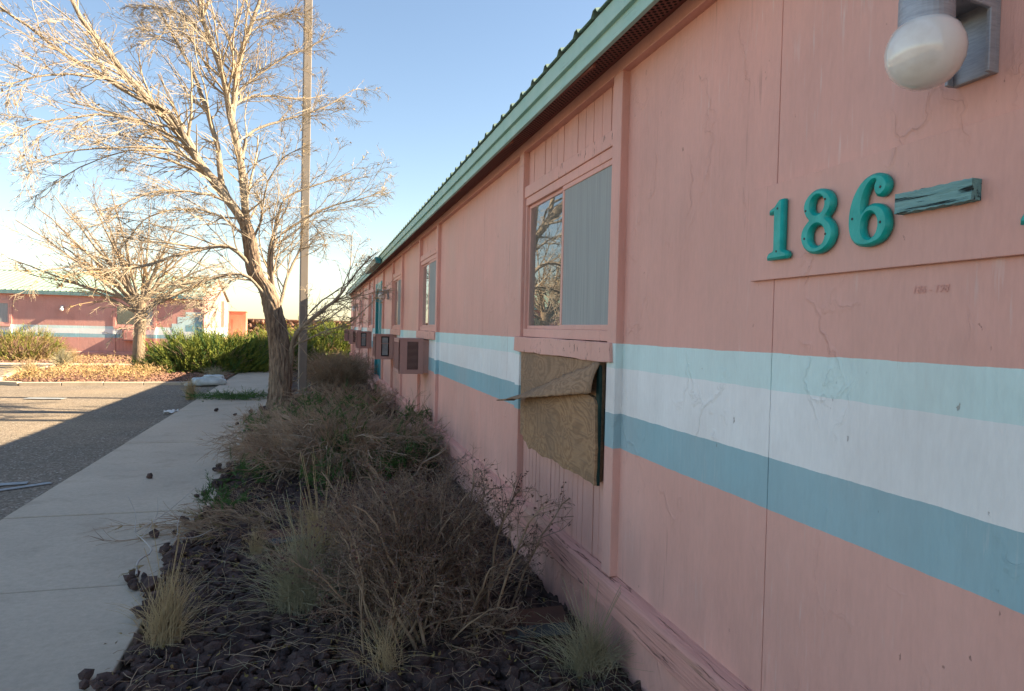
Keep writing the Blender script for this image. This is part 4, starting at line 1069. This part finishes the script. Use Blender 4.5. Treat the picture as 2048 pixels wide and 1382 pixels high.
# ochre ground cover
p = spots(1500, -7.3, -4.2, 19.2, 22.6); w_ = np.exp(-((p[:, 0] + 5.7) / 1.5) ** 2)
P = np.column_stack([p, rng.uniform(.03, .26, len(p)) * (.35 + w_)])
stuff(tag(sprigs(P, rng.normal(size=(len(p), 3)) * .7 + np.array([0, 0, .55]), rng.uniform(.12, .26, len(p)), 10, lw=.11).build("ground_cover", m_orange), "ochre dried ground cover on the planter island", "ground cover"))
p = spots(1100, -16, -7.5, 28.0, 32); P = np.column_stack([p, rng.uniform(.0, .12, len(p))])
stuff(tag(sprigs(P, rng.normal(size=(len(p), 3)) * .7 + np.array([0, 0, .5]), rng.uniform(.12, .26, len(p)), 9, lw=.11).build("ground_cover", m_orange), "ochre dried ground cover below the far motel wing", "ground cover"))
# broken twigs lying on the gravel
nl = 600
p = spots(nl, -.85, 1.3, 2.4, 7.0); a = rng.uniform(0, 6.283, nl); L = rng.uniform(.05, .28, nl); s = np.linspace(-.5, .5, 5)[None]
P = np.stack([p[:, :1] + np.cos(a)[:, None] * L[:, None] * s, p[:, 1:] + np.sin(a)[:, None] * L[:, None] * s, .04 + rng.uniform(0, .02, (nl, 1)) + rng.normal(size=(nl, 5)) * .01], -1) + rng.normal(size=(nl, 5, 3)) * .006
stuff(tag(MB().tubes(P, np.full((nl, 5), 1.0) * rng.uniform(.0008, .0019, (nl, 1)), 4).build("twig_litter", m_deadtwig), "broken brown twigs strewn over the dark lava gravel", "litter"))
# straw litter and leaf bits over the near gravel
nl = 420
p = spots(nl, -.85, 1.3, 2.5, 6.5); a = rng.uniform(0, 6.283, nl); L = rng.uniform(.05, .30, nl); s = np.linspace(-.5, .5, 4)[None]
P = np.stack([p[:, :1] + np.cos(a)[:, None] * L[:, None] * s, p[:, 1:] + np.sin(a)[:, None] * L[:, None] * s, .035 + rng.uniform(0, .03, (nl, 1)) + rng.normal(size=(nl, 4)) * .006], -1)
stuff(tag(MB().tubes(P, np.full((nl, 4), .0009), 3).build("straw_litter", m_grey), "scattered dry straw stems on the dark lava gravel", "litter"))
nl = 1100
p = spots(nl, -.95, 1.3, 2.4, 7); c = np.column_stack([p, .04 + rng.uniform(0, .02, nl)])
stuff(tag(leafbits(c[:, None].repeat(2, 1), nl, .014, MB()).build("leaf_litter", m_jundry), "small fallen yellow leaves on the dark lava gravel", "litter"))

# ------------------------------------------------------------------ small loose things
def shingle(label, c, rz, poly, tilt=(0, 0), mats=None):
    t = thing("shingle_piece", label, "shingle", c, rz)
    t.rotation_euler = (tilt[0], tilt[1], rz)
    MB().prism(ragged(poly, 4, .003), 'z', 0, .007).build("granule_face", m_shingle, t)
    MB().prism([(x, y * .45 - .11) for x, y in ragged(poly, 3, .003)], 'z', .0075, .012).build("tab", m_slate, t)
shingle("red brown shingle piece lying by the pink wall's foot", (1.13, 3.38, .045), rad(-12), [(-.17, -.12), (.17, -.12), (.16, .13), (-.13, .12)], (rad(6), rad(-4)))
shingle("red brown shingle piece between sidewalk and sprawling juniper", (-.20, 5.15, .05), rad(35), [(-.20, -.12), (.22, -.11), (.20, .13), (-.18, .12)], (rad(4), rad(6)))
shingle("dark shingle piece propped behind the dead thorny bush", (.62, 5.2, .09), rad(15), [(-.2, -.12), (.2, -.12), (.2, .12), (-.2, .12)], (rad(22), 0))
tb = thing("dry_branch", "bleached forked twig lying on the sidewalk", "branch", (-1.05, 4.55, .02))
mp = [[(.02, 0, .02), (-.02, .22, .035), (.015, .42, .03), (-.06, .58, .05), (-.17, .78, .06)], [(.0, .5, .04), (.12, .62, .05), (.10, .85, .12), (.14, 1.0, .2)], [(-.17, .78, .06), (-.20, .92, .16), (-.28, 1.05, .26)], [(-.1, .66, .05), (-.04, .82, .16), (-.05, .9, .28)], [(-.17, .78, .06), (0, .95, .15), (.18, 1.1, .3)], [(.12, .62, .05), (.25, .66, .04), (.36, .72, .08)]]
for k, q in enumerate(mp):
    MB().tubes(resample(q, 12)[None], np.linspace(.0075 if k == 0 else .0042, .0035 if k == 0 else .0015, 12)[None], 6).build("stem" if k == 0 else "twig", simple("bleached twig %d" % k, (.50, .45, .40), (.38, .33, .28), 9, .85), tb, True)
bag = thing("sand_bag", "slumped dirty white woven bag at the sidewalk edge", "bag", (-2.62, 18.6, -.03), rad(20))
def lump(rx, ry, rz, seed, z0):
    g = np.random.default_rng(seed); th = np.linspace(0, 2 * np.pi, 29)[:-1]; ph = np.linspace(-1.45, 1.45, 13)
    T, Pp = np.meshgrid(th, ph, indexing='ij')
    sq = lambda v, e: np.sign(v) * np.abs(v) ** e
    wr = 1 + .07 * np.sin(T * 5 + g.uniform(0, 6)) * np.cos(Pp * 4) + .05 * np.sin(T * 9 + Pp * 7) + .03 * g.normal(size=T.shape)
    V = np.stack([rx * sq(np.cos(T), .6) * np.cos(Pp) ** .5 * wr, ry * sq(np.sin(T), .6) * np.cos(Pp) ** .5 * wr, np.maximum(rz * sq(np.sin(Pp), .8) * wr, -rz * .6) + z0], -1)
    n, m = T.shape; i = (np.arange(n)[:, None] * m); i2 = (((np.arange(n) + 1) % n)[:, None] * m); j = np.arange(m - 1)[None]
    return MB().add(V.reshape(-1, 3), np.stack([i + j, i2 + j, i2 + j + 1, i + j + 1], -1).reshape(-1, 4))
lump(.40, .24, .12, 1, .10).build("body", m_bag, bag, True)
o = lump(.24, .17, .08, 2, .20).build("folded_top", m_bag, bag, True); o.location = (.12, .03, 0)
lump(.10, .08, .04, 3, .04).build("tied_end", m_bag, bag, True).location = (-.46, -.02, 0)
pp = MB(); V, Fq = grid(-.11, .11, -.08, .08, 9, 7, lambda X, Y: .02 + .03 * np.sin(X * 40) * np.cos(Y * 50) + .015 * np.sin(Y * 90 + X * 30))
po = pp.add(V, Fq).build("crumpled_paper", m_paper, None, loc=(-2.45, 13.1, -.02)); po.modifiers.new("t", 'SOLIDIFY').thickness = .002
tag(po, "crumpled white scrap of litter at the asphalt's edge", "litter")
for lab, c, rz, ln, w in (("long grey vinyl strip lying on the shaded asphalt", (-2.68, 7.42, -.022), rad(38), .52, .07), ("wide grey strip lying beside the long one on the asphalt", (-2.95, 7.55, -.02), rad(12), .55, .10), ("flat grey scrap on the sunlit asphalt", (-5.2, 15.6, -.02), rad(-8), .7, .22)):
    n = 10; pl = [(-ln / 2 + ln * i / n, -w / 2 + random.uniform(-.006, .006)) for i in range(n + 1)] + [(ln / 2 - ln * i / n, w / 2 + random.uniform(-.006, .006)) for i in range(n + 1)]
    o = MB().prism(pl, 'z', 0, .006).build("vinyl_strip", m_strip, None, loc=c); o.rotation_euler = (0, 0, rz)
    tag(o, lab, "strip")
